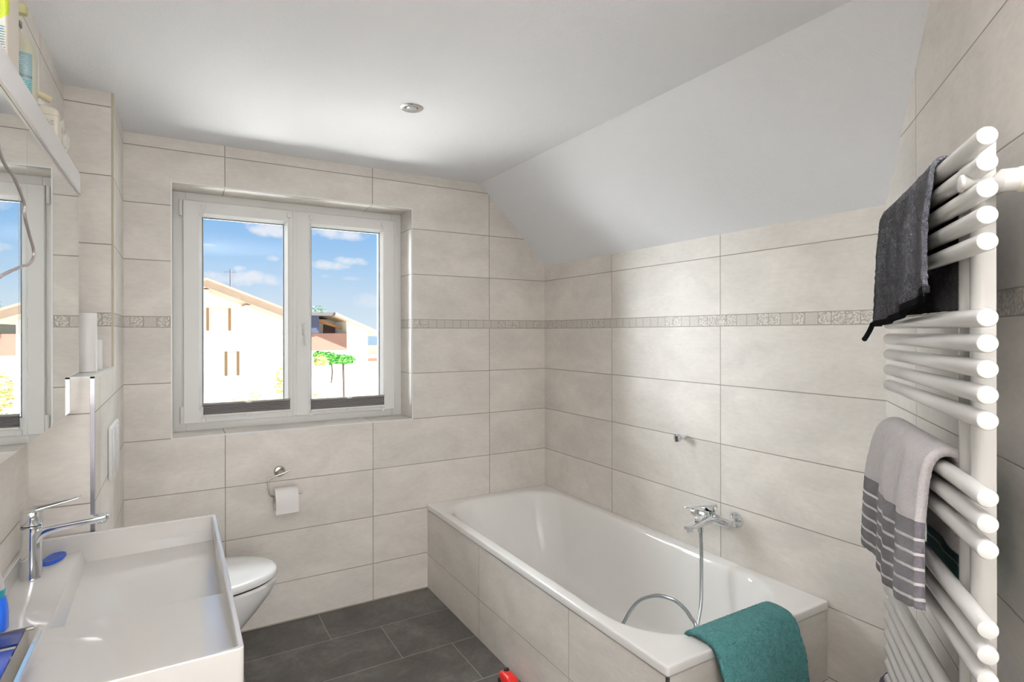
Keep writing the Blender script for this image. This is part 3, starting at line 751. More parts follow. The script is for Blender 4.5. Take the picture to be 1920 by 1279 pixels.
# teal towel over the near end of the bathtub
def placeB(u, o, z): return Vector((u, o, z))
pathB = [(-1.870, .13), (-1.872, .25), (-1.862, .36), (-1.842, .43), (-1.828, .462), (-1.808, .480), (-1.775, .486), (-1.74, .484), (-1.722, .478), (-1.706, .464), (-1.698, .440)]
drape('towel', pathB, lambda l, L: -.612 + .03 * max(0, (l - L * .55)) - .0 * l, lambda l, L: -.235 - .035 * max(0, 1 - abs(l - L * .5) / .2) * 0, placeB, TT, .016, fold=.006, foldn=1.7, label='teal terry towel draped over the near end of the bathtub', seed=2.2, fuzz=.003)

# ------------------------------------------------------------------ washbasin
bs_ = empty('washbasin', (XL, -1.46, .70), 'rectangular white ceramic washbasin with a thin raised rim on the left wall', 'washbasin')
WZ = .870; x0, x1, y0, y1 = XL + .0005, -1.887, -1.884, -1.036
zd = .824; th = .010
bm = B()
def rc(xa, xb, ya, yb, z, r): return rrect((xa + xb) / 2, (ya + yb) / 2, (xb - xa) / 2, (yb - ya) / 2, r, z, 5)
rs = [rc(x0, x1 - .02, y0 + .02, y1 - .02, WZ - .165, .02), rc(x0, x1 - .004, y0 + .004, y1 - .004, WZ - .150, .014), rc(x0, x1, y0, y1, WZ - .130, .012), rc(x0, x1, y0, y1, WZ - .002, .010), rc(x0 + .001, x1 - .0015, y0 + .0015, y1 - .0015, WZ, .009),
      rc(x0 + th - .002, x1 - th + .002, y0 + th - .002, y1 - th + .002, WZ, .008), rc(x0 + th, x1 - th, y0 + th, y1 - th, WZ - .002, .007), rc(x0 + th, x1 - th, y0 + th, y1 - th, zd - .001, .006)]
rings(bm, rs, cap0=True, cap1=False)
# deck with the bowl recess
bx0, bx1, by0, by1 = -2.213, x1 - th, -1.520, y1 - th
X0, X1, Y0, Y1 = x0 + th - .002, x1 - th + .002, y0 + th - .002, y1 - th + .002
r_ = .0025
for (xa, xb, ya, yb) in ((X0, bx0 - r_, Y0, Y1), (bx0 - r_, X1, Y0, by0 - r_)):
    vs = [bm.verts.new(p) for p in ((xa, ya, zd), (xb, ya, zd), (xb, yb, zd), (xa, yb, zd))]; bm.faces.new(vs)
zf, zn = .792, .768
# rounded lips + walls (left and near), then the sloping bottom
def strip(pa, pb):
    a = [bm.verts.new(p) for p in pa]; b = [bm.verts.new(p) for p in pb]
    for i in range(len(a) - 1): bm.faces.new((a[i], a[i + 1], b[i + 1], b[i]))
prof = [(-r_, 0), (-r_ * .3, -r_ * .15), (0, -r_ * .7), (.003, -.008)]
lft_n = [(bx0 + a, by0 + a, zd + b) for a, b in prof] + [(bx0 + .012, by0 + .012, zn)]
lft_f = [(bx0 + a, Y1, zd + b) for a, b in prof] + [(bx0 + .012, Y1, zf)]
strip(lft_n, lft_f)
nr_r = [(X1, by0 + a, zd + b) for a, b in prof] + [(X1, by0 + .012, zn + .003)]
strip(nr_r, lft_n)
vs = [bm.verts.new(p) for p in ((bx0 + .012, by0 + .012, zn), (X1, by0 + .012, zn + .003), (X1, Y1, zf + .004), (bx0 + .012, Y1, zf))]; bm.faces.new(vs)
strip([(X1 - .001, by0 - .01, zd), (X1 - .001, by0 - .01, zn - .02)], [(X1 - .001, Y1, zd), (X1 - .001, Y1, zn - .02)])
strip([(X1, Y1 - .001, zd), (X1, Y1 - .001, zn - .02)], [(bx0 - .01, Y1 - .001, zd), (bx0 - .01, Y1 - .001, zn - .02)])
bmesh.ops.remove_doubles(bm, verts=bm.verts, dist=.0001)
obj('basin', bm, M_ceramic, bs_, angle=35)

# basin tap
tp = empty('basin_mixer_tap', (-2.292, -1.196, zd), 'tall chrome single-lever basin tap on the washbasin deck', 'tap')
TX, TY = -2.292, -1.196
bm = B(); lathe(bm, (TX, TY, zd + .0002), (0, 0, 1), [(.0215, 0), (.0225, .002), (.0215, .006), (.0205, .06), (.0205, .108), (.0215, .1255), (.0212, .1275)], 40); obj('body', bm, M_chrome, tp)
bm = B(); lathe(bm, (TX, TY, zd + .1275), (0, 0, 1), [(.0198, 0), (.0198, .0025)], 40); obj('gap_ring', bm, M_dark, tp)
bm = B(); rs = []
for (x, w_, zl, zh) in ((0.004, .014, .070, .110), (.014, .017, .085, .1195), (.022, .0175, .0975, .1215), (.032, .0175, .1045, .1225), (.05, .0175, .109, .1245), (.09, .0175, .1135, .1275), (.13, .0175, .1165, .1305), (.148, .016, .120, .1315), (.156, .011, .124, .131)):
    rs.append([Vector((TX + x, TY + sy * w_ * 1.15 * m_, zd + (zl - .003 + (zh + .002 - zl + .003) * q))) for sy, m_, q in ((-1, .8, .0), (1, .8, 0), (1, 1, .3), (1, 1, .85), (1, .9, 1), (-1, .9, 1), (-1, 1, .85), (-1, 1, .3))])
rings(bm, rs); sp = obj('spout', bm, M_chrome, tp, angle=50); b_ = sp.modifiers.new('s', 'SUBSURF'); b_.levels = 1; b_.render_levels = 2
bm = B(); cyl(bm, (TX + .139, TY, zd + .119), (TX + .139, TY, zd + .1105), .0105, 24, round_=.002); obj('aerator', bm, M_chrome, tp)
bm = B(); lathe(bm, (TX, TY, zd + .130), (0, 0, 1), [(.0205, 0), (.0215, .002), (.0215, .030), (.0205, .034), (.016, .037)], 40); obj('handle_hub', bm, M_chrome, tp)
bm = B(); rs = []
for (x, w_, z, h_) in ((-.021, .010, .163, .004), (-.012, .018, .165, .006), (.006, .0205, .168, .0095), (.022, .0185, .1705, .0085), (.05, .015, .1755, .006), (.08, .012, .181, .0045), (.092, .011, .1830, .004), (.098, .008, .1842, .003)):
    rs.append([Vector((TX + x, TY + sy * w_ * 1.25, zd + z + q * h_ * 1.5)) for sy, q in ((-1, -.5), (0, -.7), (1, -.5), (1.0, .3), (.6, .55), (0, .6), (-.6, .55), (-1, .3))])
rings(bm, rs); sp = obj('lever_handle', bm, M_chrome, tp, angle=50); b_ = sp.modifiers.new('s', 'SUBSURF'); b_.levels = 1; b_.render_levels = 2

# blue oval on the deck: soft blue rubber-like lid / dish
M_blue = pmat('blue_plastic', srgb(16, 74, 178), .22, var=.45, vscale=60, coat=.3)
bm = B(); rs = []
for (k_, z) in ((.96, .0003), (1.0, .003), (.97, .0065), (.82, .0085), (.70, .0070), (.4, .0060), (.05, .0060)):
    rs.append([Vector((-2.266 + .022 * k_ * math.cos(a) + .010 * k_ * math.sin(a), -1.082 + .044 * k_ * math.sin(a), zd + z)) for a in [2 * PI * i / 40 for i in range(40)]])
rings(bm, rs); tag(obj('soap_dish', bm, M_blue), 'flat oval blue dish lying beside the basin tap', 'soap dish')

# blue bottle at the left edge
bt = empty('soap_bottle', (-2.300, -1.478, zd), 'blue plastic bottle with white pointed cap on the washbasin deck', 'bottle')
BXp, BYp = -2.303, -1.478
bm = B(); rs = []
for (k_, z) in ((.9, .0003), (1, .004), (1, .036), (.96, .050), (.80, .070), (.55, .072)):
    rs.append([Vector((BXp + .024 * k_ * math.cos(a), BYp + .024 * k_ * math.sin(a), zd + z)) for a in [2 * PI * i / 32 for i in range(32)]])
rings(bm, rs); obj('body', bm, pmat('bottle_blue', srgb(30, 100, 220), .2, coat=.4), bt)
bm = B(); lathe(bm, (BXp, BYp, zd + .066), (0, 0, 1), [(.0195, 0), (.0195, .016), (.018, .017)], 32); obj('collar_band', bm, pmat('teal_band', srgb(20, 110, 120), .3), bt)
bm = B(); lathe(bm, (BXp, BYp, zd + .083), (0, 0, 1), [(.0175, 0), (.015, .02), (.010, .045), (.006, .062), (.003, .066)], 28); obj('cap', bm, pmat('bottle_cap_white', srgb(190, 184, 188), .3), bt)

# chrome bent rail near the camera over a blue cloth
cr = empty('chrome_holder', (-2.25, -1.72, zd), 'bent chrome bar of a holder at the left end of the washbasin', 'bathroom holder')
bm = B()
def flatbar(bm, p0, p1, w_, t_, up):
    p0, p1 = Vector(p0), Vector(p1); d = (p1 - p0).normalized(); up = Vector(up); s = d.cross(up).normalized(); up = s.cross(d).normalized()
    rs = []
    for p in (p0, p1):
        rs.append([p + s * (w_ / 2 * c) + up * (t_ / 2 * q) for c, q in ((-1, -.5), (-.7, -1), (.7, -1), (1, -.5), (1, .5), (.7, 1), (-.7, 1), (-1, .5))])
    rings(bm, rs)
flatbar(bm, (-2.212, -1.652, .878), (-2.212, -1.870, .878), .026, .018, (0, 0, 1)); obj('front_bar', bm, M_chrome, cr, angle=30)
bm = B(); flatbar(bm, (-2.329, -1.657, .876), (-2.210, -1.655, .876), .006, .028, (0, 0, 1)); obj('side_bar', bm, M_steel, cr, angle=30)
bm = B(); flatbar(bm, (-2.329, -1.866, .876), (-2.210, -1.866, .876), .006, .028, (0, 0, 1)); obj('side_bar', bm, M_steel, cr, angle=30)
bm = B(); box(bm, -2.329, -2.227, -1.860, -1.664, zd + .002, .862, bev=.003); obj('glass_insert', bm, pmat('blue_insert', srgb(36, 84, 200), .2, coat=.3), cr)

# ------------------------------------------------------------------ toilet
to = empty('toilet', (XS, -.43, .1), 'white wall-hung toilet with closed lid beside the washbasin', 'toilet')
TCY = -.43; TT0 = XS + .001
def toring(xt, hw, z, x_start, n=48, pw=2.15):
    # D-shaped outline from the wall to the tip xt
    pts = []; L = xt - x_start; xc = x_start + L * .42
    for i in range(n):
        a = 2 * PI * i / n; c, s = math.cos(a), math.sin(a)
        if c >= 0: x = xc + (xt - xc) * abs(c) ** (2 / pw)
        else: x = xc - (xc - x_start) * min(1, abs(c) ** .5)
        y = hw * math.copysign(abs(s) ** (2 / 2.2), s) if c >= 0 else hw * math.copysign(abs(s) ** .35, s) * (1 - .10 * (abs(c)))
        pts.append(Vector((x, TCY + y, z)))
    return pts
bm = B()
rings(bm, [toring(-1.88, .105, .13, TT0), toring(-1.835, .125, .165, TT0), toring(-1.765, .150, .235, TT0), toring(-1.705, .168, .30, TT0), toring(-1.655, .182, .36, TT0), toring(-1.636, .188, .392, TT0), toring(-1.630, .190, .412, TT0), toring(-1.628, .190, .421, TT0), toring(-1.634, .186, .425, TT0), toring(-1.72, .12, .425, TT0 + .05)])
o = obj('bowl', bm, M_toilet, to, angle=60)
bm = B(); rings(bm, [toring(-1.642, .182, .4255, TT0 + .05), toring(-1.642, .182, .4315, TT0 + .05)]); obj('seat_gap', bm, M_dark, to)
bm = B(); rings(bm, [toring(-1.638, .185, .4318, TT0 + .045), toring(-1.631, .191, .435, TT0 + .04), toring(-1.631, .192, .450, TT0 + .04), toring(-1.635, .189, .457, TT0 + .042), toring(-1.646, .181, .4605, TT0 + .05), toring(-1.70, .145, .4625, TT0 + .08), toring(-1.85, .05, .4635, TT0 + .2)])
obj('lid', bm, M_lid, to, angle=60)
for dy in (-.07, .07):
    bm = B(); cyl(bm, (TT0 + .03, TCY + dy - .012, .437), (TT0 + .03, TCY + dy + .012, .437), .009, 16); obj('hinge', bm, M_chrome, to)
# flush plate
fp = empty('flush_plate', (XS, -.53, 1.01), 'white two-button flush plate on the low wall above the toilet', 'flush plate')
bm = B(); box(bm, XS + .0005, XS + .012, -.650, -.404, .925, 1.100, bev=.004); obj('plate', bm, M_pvc, fp)
for (a, b) in ((-.642, -.535), (-.527, -.412)):
    bm = B(); box(bm, XS + .0122, XS + .015, a, b, .935, 1.090, bev=.001); obj('button', bm, M_whitepanel, fp)

# toilet roll holder and roll
th_ = empty('toilet_roll_holder', (-1.557, 0, .74), 'dark metal toilet roll holder on the tiles below the window', 'toilet roll holder')
bm = B(); lathe(bm, (-1.557, -.0005, .742), (0, -1, 0), [(.026, 0), (.026, .004), (.022, .009), (.012, .011), (.011, .05), (.009, .055)], 28); obj('wall_plate', bm, M_steel, th_)
bm = B(); tube(bm, spline([(-1.515, -.052, .752), (-1.545, -.052, .742), (-1.585, -.052, .731), (-1.607, -.053, .722), (-1.615, -.056, .708), (-1.613, -.064, .672), (-1.608, -.070, .650), (-1.590, -.070, .6415), (-1.54, -.070, .641), (-1.475, -.070, .641), (-1.465, -.070, .646)], 8), .0042, 10); obj('wire_arm', bm, M_steel, th_)
rl = empty('toilet_roll', (-1.537, -.07, .63), 'white toilet paper roll hanging on the holder', 'toilet roll')
bm = B(); R1, R0 = .052, .019
lathe(bm, (-1.590, -.070, .626), (1, 0, 0), [(R0, 0), (R1 - .001, 0), (R1, .001), (R1, .101), (R1 - .001, .102), (R0, .102), (R0, 0)], 48, cap0=False, cap1=False); obj('paper', bm, M_paper, rl, angle=40)
bm = B(); lathe(bm, (-1.591, -.070, .626), (1, 0, 0), [(R0 - .0016, 0), (R0 - .0002, 0), (R0 - .0002, .104), (R0 - .0016, .104), (R0 - .0016, 0)], 32, cap0=False, cap1=False); obj('cardboard_core', bm, M_card, rl)
bm = B()
sh = spline([(0, -.070, .6785), (0, -.095, .672), (0, -.115, .655), (0, -.1235, .632), (0, -.1245, .60), (0, -.1245, .567)], 6)
rings(bm, [[Vector((x, p.y - d, p.z)) for x, d in ((-1.5897, 0), (-1.4883, 0), (-1.4883, .0008), (-1.5897, .0008))] for p in sh]); obj('loose_sheet', bm, M_paper, rl)

# ------------------------------------------------------------------ mirror cabinet with its light panel
XM = -2.2185; CY0, CY1, CZ0, CZ1, CZ2 = -2.35, -1.032, 1.218, 1.798, 1.852
mc = empty('mirror_cabinet', (XL, -1.6, CZ0), 'mirror cabinet with a white top panel on the left wall above the washbasin', 'mirror cabinet')
bm = B(); box(bm, XL + .0005, XM - .022, CY0, CY1 - .002, CZ0 + .002, CZ1); box(bm, XL + .0005, XM - .008, CY0, CY1 - .001, CZ1, CZ2 - .001); obj('body', bm, M_cab, mc, smooth=False)
for (a, b) in ((-1.655, CY1), (CY0, -1.658)):
    bm = B(); box(bm, XM - .021, XM - .0035, a, b, CZ0, CZ1 - .001); dr = obj('door', bm, pmat('door_edge', srgb(206, 212, 210), .2), mc, smooth=False)
    bm = B(); box(bm, XM - .0034, XM, a, b, CZ0, CZ1 - .001, bev=.0008, seg=1); obj('mirror_glass', bm, M_mirror, dr, smooth=False)
bm = B(); box(bm, XM - .008, XM + .004, CY0, CY1 + .001, CZ1, CZ2, bev=.001, seg=1); obj('top_panel', bm, M_whitepanel, mc, smooth=False)
bm = B(); box(bm, XM + .0005, XM + .0055, CY0, CY1 + .001, CZ1 - .0035, CZ1 - .0005); obj('panel_edge_strip', bm, pmat('panel_edge', srgb(226, 220, 220), .3), mc, smooth=False)

# cable hanging in front of the mirror
bm = B(); tube(bm, spline([(-2.200, -2.10, CZ2 + .004), (-2.196, -2.09, 1.84), (-2.19, -2.05, 1.74), (-2.19, -1.978, 1.658), (-2.19, -1.90, 1.640), (-2.19, -1.842, 1.618), (-2.19, -1.838, 1.600), (-2.19, -1.806, 1.575), (-2.19, -1.775, 1.555), (-2.19, -1.775, 1.540), (-2.19, -1.810, 1.526), (-2.19, -1.862, 1.517), (-2.19, -1.979, 1.492), (-2.19, -2.08, 1.46), (-2.20, -2.14, 1.36)], 10), .0022, 10)
tag(obj('power_cable', bm, M_cable), 'thin grey cable hanging in front of the mirror cabinet', 'cable')

# things on the cabinet top
def label_mat(name, rules, base, ymax=9.0):
    """rules: list of (z0, z1, y0, y1, rgb) on object coordinates, later ones win"""
    m = bpy.data.materials.new(name); m.use_nodes = True; t = NT(m.node_tree); bs = t.n['Principled BSDF']
    y, x, z = t.sep(t.node('ShaderNodeTexCoord').outputs['Object']); col = srgb(*base)   # y here = the x axis of the bottle
    front = t.math('LESS_THAN', x, ymax)
    for (za, zb, ya, yb, rgb, kind) in rules:
        mk = t.math('MULTIPLY', t.math('MULTIPLY', t.math('GREATER_THAN', z, za), t.math('LESS_THAN', z, zb)), t.math('MULTIPLY', t.math('GREATER_THAN', y, ya), t.math('LESS_THAN', y, yb)))
        if kind == 'lines':
            fr = t.math('FRACT', t.math('MULTIPLY', z, 1 / .0042)); nz = t.noise(t.comb(0, t.math('MULTIPLY', y, 260), t.math('FLOOR', t.math('MULTIPLY', z, 1 / .0042))), 1, 1)
            mk = t.math('MULTIPLY', mk, t.math('MULTIPLY', t.math('LESS_THAN', fr, .42), t.math('GREATER_THAN', nz, .43)))
        if kind == 'disc':
            cy, cz, r_ = (ya + yb) / 2, (za + zb) / 2, (zb - za) / 2
            dy = t.math('SUBTRACT', y, cy); dz = t.math('SUBTRACT', z, cz)
            mk = t.math('LESS_THAN', t.math('ADD', t.math('MULTIPLY', dy, dy), t.math('MULTIPLY', dz, dz)), r_ * r_)
        if kind == 'glyph':
            mk = t.math('MULTIPLY', mk, t.math('GREATER_THAN', t.noise(t.comb(0, t.math('MULTIPLY', y, 230), t.math('MULTIPLY', z, 230)), 1, 1), .50))
        col = t.mix(t.math('MULTIPLY', mk, front), col, srgb(*rgb))
    t.put(bs.inputs['Base Color'], col); bs.inputs['Roughness'].default_value = .35; return m
# 1 large white bottle, labelled on the narrow side that faces the camera
ZT = CZ2
def boxbottle(cx, cy, hx, hy, rad, prof): return [rrect(cx, cy, hx * k_, hy * k_, min(rad, hx * k_ * .98, hy * k_ * .98), ZT + z, 6) for k_, z in prof]
o1 = empty('cleaner_bottle', (-2.268, -1.717, ZT), 'large white plastic bottle with yellow-green label on the mirror cabinet, nearest the camera', 'bottle')
bm = B(); rings(bm, boxbottle(-2.268, -1.717, .043, .042, .006, ((.97, .0005), (1, .004), (1, .215), (.96, .235), (.80, .25), (.45, .262), (.40, .27))))
obj('body', bm, label_mat('label_yellow', [(.045, .225, -.036, .040, (222, 224, 218), 'rect'), (.135, .160, -.038, .039, (22, 24, 34), 'rect'), (.142, .153, -.02, .034, (120, 122, 130), 'glyph'), (.068, .134, -.020, .046, (196, 214, 30), 'disc'), (.082, .122, -.006, .034, (40, 50, 24), 'glyph'), (.012, .066, -.036, .040, (52, 104, 120), 'lines')], (216, 208, 194), -.030), o1)
bm = B(); lathe(bm, (-2.268, -1.717, ZT + .268), (0, 0, 1), [(.016, 0), (.016, .022), (.012, .024)], 28); obj('cap', bm, M_pvc, o1)
# 2 bottle with teal label
o2 = empty('shampoo_bottle', (-2.274, -1.478, ZT), 'translucent bottle with pale teal label standing second on the mirror cabinet', 'bottle')
bm = B(); rings(bm, boxbottle(-2.274, -1.478, .040, .026, .018, ((.95, .0005), (1, .006), (1, .125), (.96, .142), (.80, .158), (.45, .170), (.36, .176), (.34, .186))))
obj('body', bm, label_mat('label_teal', [(.012, .126, -.036, .036, (138, 168, 176), 'rect'), (.085, .120, -.033, .030, (184, 204, 208), 'lines'), (.076, .082, -.036, .036, (96, 118, 124), 'rect'), (.012, .072, .012, .034, (72, 142, 146), 'rect'), (.012, .072, .012, .034, (150, 190, 192), 'lines'), (.052, .070, -.010, .008, (24, 24, 26), 'rect'), (.030, .048, -.010, .008, (24, 24, 26), 'rect'), (.034, .066, -.007, .005, (225, 225, 225), 'glyph')], (200, 198, 176), .02), o2)
bm = B(); lathe(bm, (-2.270, -1.478, ZT + .185), (0, 0, 1), [(.013, 0), (.013, .010), (.006, .011), (.006, .026)], 24); obj('pump_collar', bm, pmat('pump_grey', srgb(120, 116, 108), .4), o2)
bm = B(); rings(bm, [rrect(-2.266, -1.478, .018 * k_, .009 * k_, .005 * k_, ZT + z, 4) for k_, z in ((.9, .211), (1, .215), (1, .226), (.8, .230))]); obj('pump_head', bm, pmat('pump_yellowish', srgb(206, 204, 150), .4), o2)
# 3 cream bottle, lower
o3 = empty('lotion_bottle', (-2.268, -1.212, ZT), 'low cream-coloured bottle with small dark print, third on the mirror cabinet', 'bottle')
bm = B(); rings(bm, boxbottle(-2.268, -1.212, .034, .022, .008, ((.95, .0005), (1, .005), (1, .098), (.97, .104), (.8, .110), (.4, .112), (.36, .116))))
obj('body', bm, label_mat('label_cream', [(.066, .080, -.004, .026, (150, 150, 150), 'lines'), (.040, .056, -.002, .024, (60, 60, 60), 'glyph'), (.016, .034, .008, .026, (50, 50, 50), 'glyph'), (.090, .0912, -.05, .05, (180, 174, 160), 'rect')], (228, 222, 208), .02), o3)
bm = B(); lathe(bm, (-2.275, -1.212, ZT + .115), (0, 0, 1), [(.011, 0), (.011, .008), (.005, .009), (.005, .018)], 24); obj('pump_collar', bm, M_pvc, o3)
bm = B(); tube(bm, spline([(-2.285, -1.222, ZT + .137), (-2.270, -1.214, ZT + .140), (-2.252, -1.206, ZT + .134)], 6), .0085, 12); obj('pump_head', bm, pmat('pump_beige', srgb(222, 208, 176), .3), o3)
# 4 crumpled clear plastic bag
def plastic():
    m = bpy.data.materials.new('clear_plastic_film'); m.use_nodes = True; t = NT(m.node_tree); t.n.clear()
    o = t.node('ShaderNodeOutputMaterial'); tr = t.node('ShaderNodeBsdfTransparent'); p = t.node('ShaderNodeBsdfPrincipled'); p.inputs['Base Color'].default_value = srgb(244, 240, 232); p.inputs['Roughness'].default_value = .12; p.inputs['Specular IOR Level'].default_value = 1
    mx = t.node('ShaderNodeMixShader'); mx.inputs[0].default_value = .55; t.l.new(tr.outputs[0], mx.inputs[1]); t.l.new(p.outputs[0], mx.inputs[2]); t.l.new(mx.outputs[0], o.inputs[0]); return m
bm = B(); bmesh.ops.create_icosphere(bm, subdivisions=4, radius=1)
for v in bm.verts:
    c = v.co.copy(); k_ = 1 + .35 * noise.noise(c * 2.2) + .18 * noise.noise(c * 6) ; c *= k_
    v.co = Vector((-2.262 + c.x * .026, -1.080 + c.y * .034, ZT + .062 + max(-.0615, c.z * .062)))
tag(obj('plastic_bag', bm, plastic(), angle=20), 'crumpled clear plastic wrapper at the far end of the mirror cabinet top', 'plastic bag')

# two white cylinders on the low wall
M_w = pmat('white_matt_plastic', srgb(244, 243, 241), .3)
def holder(x, y, r, h, label, nm='toilet_brush_holder'):
    e_ = empty(nm, (x, y, ZH), label, 'container')
    bm = B(); lathe(bm, (x, y, ZH + .0005), (0, 0, 1), [(r - .002, 0), (r, .002), (r, h - .004)], 40); obj('body', bm, M_w, e_)
    bm = B(); lathe(bm, (x, y, ZH + h - .0035), (0, 0, 1), [(r, 0), (r, .004), (r - .002, .006)], 40); obj('cap', bm, M_w, e_)
holder(-2.231, -.760, .0265, .184, 'tall white spray-can shaped container on the ledge above the toilet', 'spray_can')
holder(-2.219, -.640, .0165, .098, 'small white container behind the taller one on the ledge', 'white_tin')

# ------------------------------------------------------------------ recessed downlight
dl = empty('ceiling_spotlight', (-1.201, -.873, ZC), 'small round chrome spotlight set into the white ceiling', 'ceiling light')
bm = B(); lathe(bm, (-1.201, -.873, ZC), (0, 0, -1), [(.0445, 0), (.0445, .002), (.040, .005), (.026, .0035), (.0245, .0005)], 48, cap0=False, cap1=False); obj('rim', bm, pmat('spot_rim', (.85, .85, .86, 1), .12, metal=1), dl)
bm = B(); lathe(bm, (-1.201, -.873, ZC - .0003), (0, 0, -1), [(.0245, 0), (.0245, .0008)], 40); obj('dark_recess', bm, M_dark, dl)
bm = B(); lathe(bm, (-1.201, -.873, ZC - .001), (0, 0, -1), [(.021, 0), (.021, .003), (.015, .005), (.006, .006)], 40); obj('lamp_lens', bm, pmat('lamp_lens', srgb(190, 192, 190), .15), dl)

# ------------------------------------------------------------------ small red toy on the floor and a dark bundle by the radiator
ty = empty('plastic_toy', (-.845, -1.0, 0), 'small red plastic object with round black parts on the floor by the bathtub', 'toy')
M_red = pmat('red_plastic', srgb(214, 32, 26), .3, coat=.3)
bm = B(); rs = []
cxT, cyT = -.842, -.995
for (k_, z) in ((.9, .002), (1, .008), (1, .030), (.92, .040), (.72, .047), (.4, .050)):
    rs.append(rrect(cxT, cyT, .026 * k_, .046 * k_, .016 * k_, z, 6))
rings(bm, rs); obj('body', bm, M_red, ty)
bm = B(); lathe(bm, (cxT + .004, cyT + .022, .044), (0, 0, 1), [(.011, 0), (.012, .004), (.009, .012), (.004, .014)], 20); obj('knob', bm, M_dark, ty)
for (dx, dy) in ((-.0265, .026), (-.0265, -.026), (.0225, .026), (.0225, -.026)):
    bm = B(); cyl(bm, (cxT + dx - .002, cyT + dy, .013), (cxT + dx + .006, cyT + dy, .013), .0128, 20, round_=.002); obj('wheel', bm, M_dark, ty)
bm = B(); bmesh.ops.create_icosphere(bm, subdivisions=4, radius=1)
for v in bm.verts:
    c = v.co.copy(); k_ = 1 + .25 * noise.noise(c * 1.8) + .08 * noise.noise(c * 7)
    v.co = D(.40 + c.x * .11 * k_, .080 + c.y * .052 * k_, .25 + max(-.25, c.z * .235 * k_))
tag(obj('laundry_bundle', bm, towel_mat('dark_laundry', srgb(72, 66, 80), 1)), 'dark crumpled fabric bundle on the floor below the radiator', 'laundry')

# ------------------------------------------------------------------ outside
M_ground = pmat('pale_gravel', srgb(235, 230, 215), .95, var=.08, vscale=.6)
bm = B(); GZ = -3.0
box(bm, -60, 120, .5, 160, GZ - .2, GZ)
tag(obj('ground', bm, M_ground, smooth=False), 'sunlit pale ground outside the window', kind='structure')
bm = B(); rings(bm, [[Vector((6.2, 37, z)), Vector((10.5, 35.8, z)), Vector((15, 40, z)), Vector((17, 48.5, z)), Vector((11.2, 47.5, z)), Vector((7.2, 40, z))] for z in (GZ - .01, GZ + .02)])
tag(obj('road', bm, pmat('asphalt', srgb(120, 138, 148), .8), smooth=False), 'grey-blue stretch of road beyond the garden', kind='structure')
M_wallw = pmat('render_white', srgb(250, 246, 232), .9)
M_tan = pmat('soffit_wood', srgb(204, 178, 156), .8, var=.12, vscale=6)
M_roof = pmat('roof_tiles', srgb(178, 150, 134), .8)
M_brown = pmat('brown_boards', srgb(160, 122, 110), .8, var=.12, vscale=8)
M_shut = pmat('shutter_wood', srgb(140, 104, 62), .8)
M_win = pmat('outdoor_window', srgb(228, 222, 208), .4)

h1 = empty('house', (-1.4, 18, GZ), 'bright white gabled house with brown eaves seen through the left window casement', 'house')
def gable(x): return 2.535 - .392 * abs(x + 1.36)
bm = B(); pr = [(-6.2, GZ), (.72, GZ), (.72, gable(.72)), (-1.36, gable(-1.36)), (-6.2, gable(-6.2))]
rings(bm, [[Vector((x, 14, z)) for x, z in pr], [Vector((x, 23, z)) for x, z in pr]]); obj('wall', bm, M_wallw, h1, smooth=False)
bm = B(); pr = [(-7.0, gable(-7.0)), (-1.36, gable(-1.36) + .0), (.95, gable(.95)), (.95, gable(.95) + .17), (-1.36, gable(-1.36) + .17), (-7.0, gable(-7.0) + .17)]
pr = [(x, z + .003) for x, z in pr]
rings(bm, [[Vector((x, 12.8, z)) for x, z in pr], [Vector((x, 23.4, z)) for x, z in pr]]); obj('roof', bm, M_tan, h1, smooth=False)
bm = B(); pr = [(-7.1, gable(-7.1) + .175), (-1.36, gable(-1.36) + .175), (1.0, gable(1.0) + .175), (1.0, gable(1.0) + .235), (-1.36, gable(-1.36) + .235), (-7.1, gable(-7.1) + .235)]
rings(bm, [[Vector((x, 12.72, z)) for x, z in pr], [Vector((x, 23.5, z)) for x, z in pr]]); obj('roof_covering', bm, M_roof, h1, smooth=False)
for x in (-1.36, -.42):
    bm = B(); z = gable(x) - .01; box(bm, x - .07, x + .07, 12.9, 13.999, z - .14, z - .004 - .03); obj('purlin', bm, M_wallw, h1, smooth=False)
for (xa, xb, za, zb) in ((-1.26, -.80, 1.50, 2.06), (-.83, -.60, .30, .90)):
    bm = B(); box(bm, xa, xb, 13.97, 13.999, za, zb); wn_ = obj('window', bm, M_win, h1, smooth=False)
    for (a, b) in ((xa - .06, xa), (xb, xb + .06)):
        bm = B(); box(bm, a, b, 13.93, 13.998, za - .02, zb + .02); obj('shutter', bm, M_shut, wn_, smooth=False)
bm = B(); cyl(bm, (-.66, 15.2, gable(-.66) + .2), (-.66, 15.2, 3.25), .02, 8); cyl(bm, (-.82, 15.2, 3.17), (-.50, 15.2, 3.17), .009, 6)
obj('antenna', bm, pmat('antenna_metal', srgb(110, 112, 120), .5), h1)

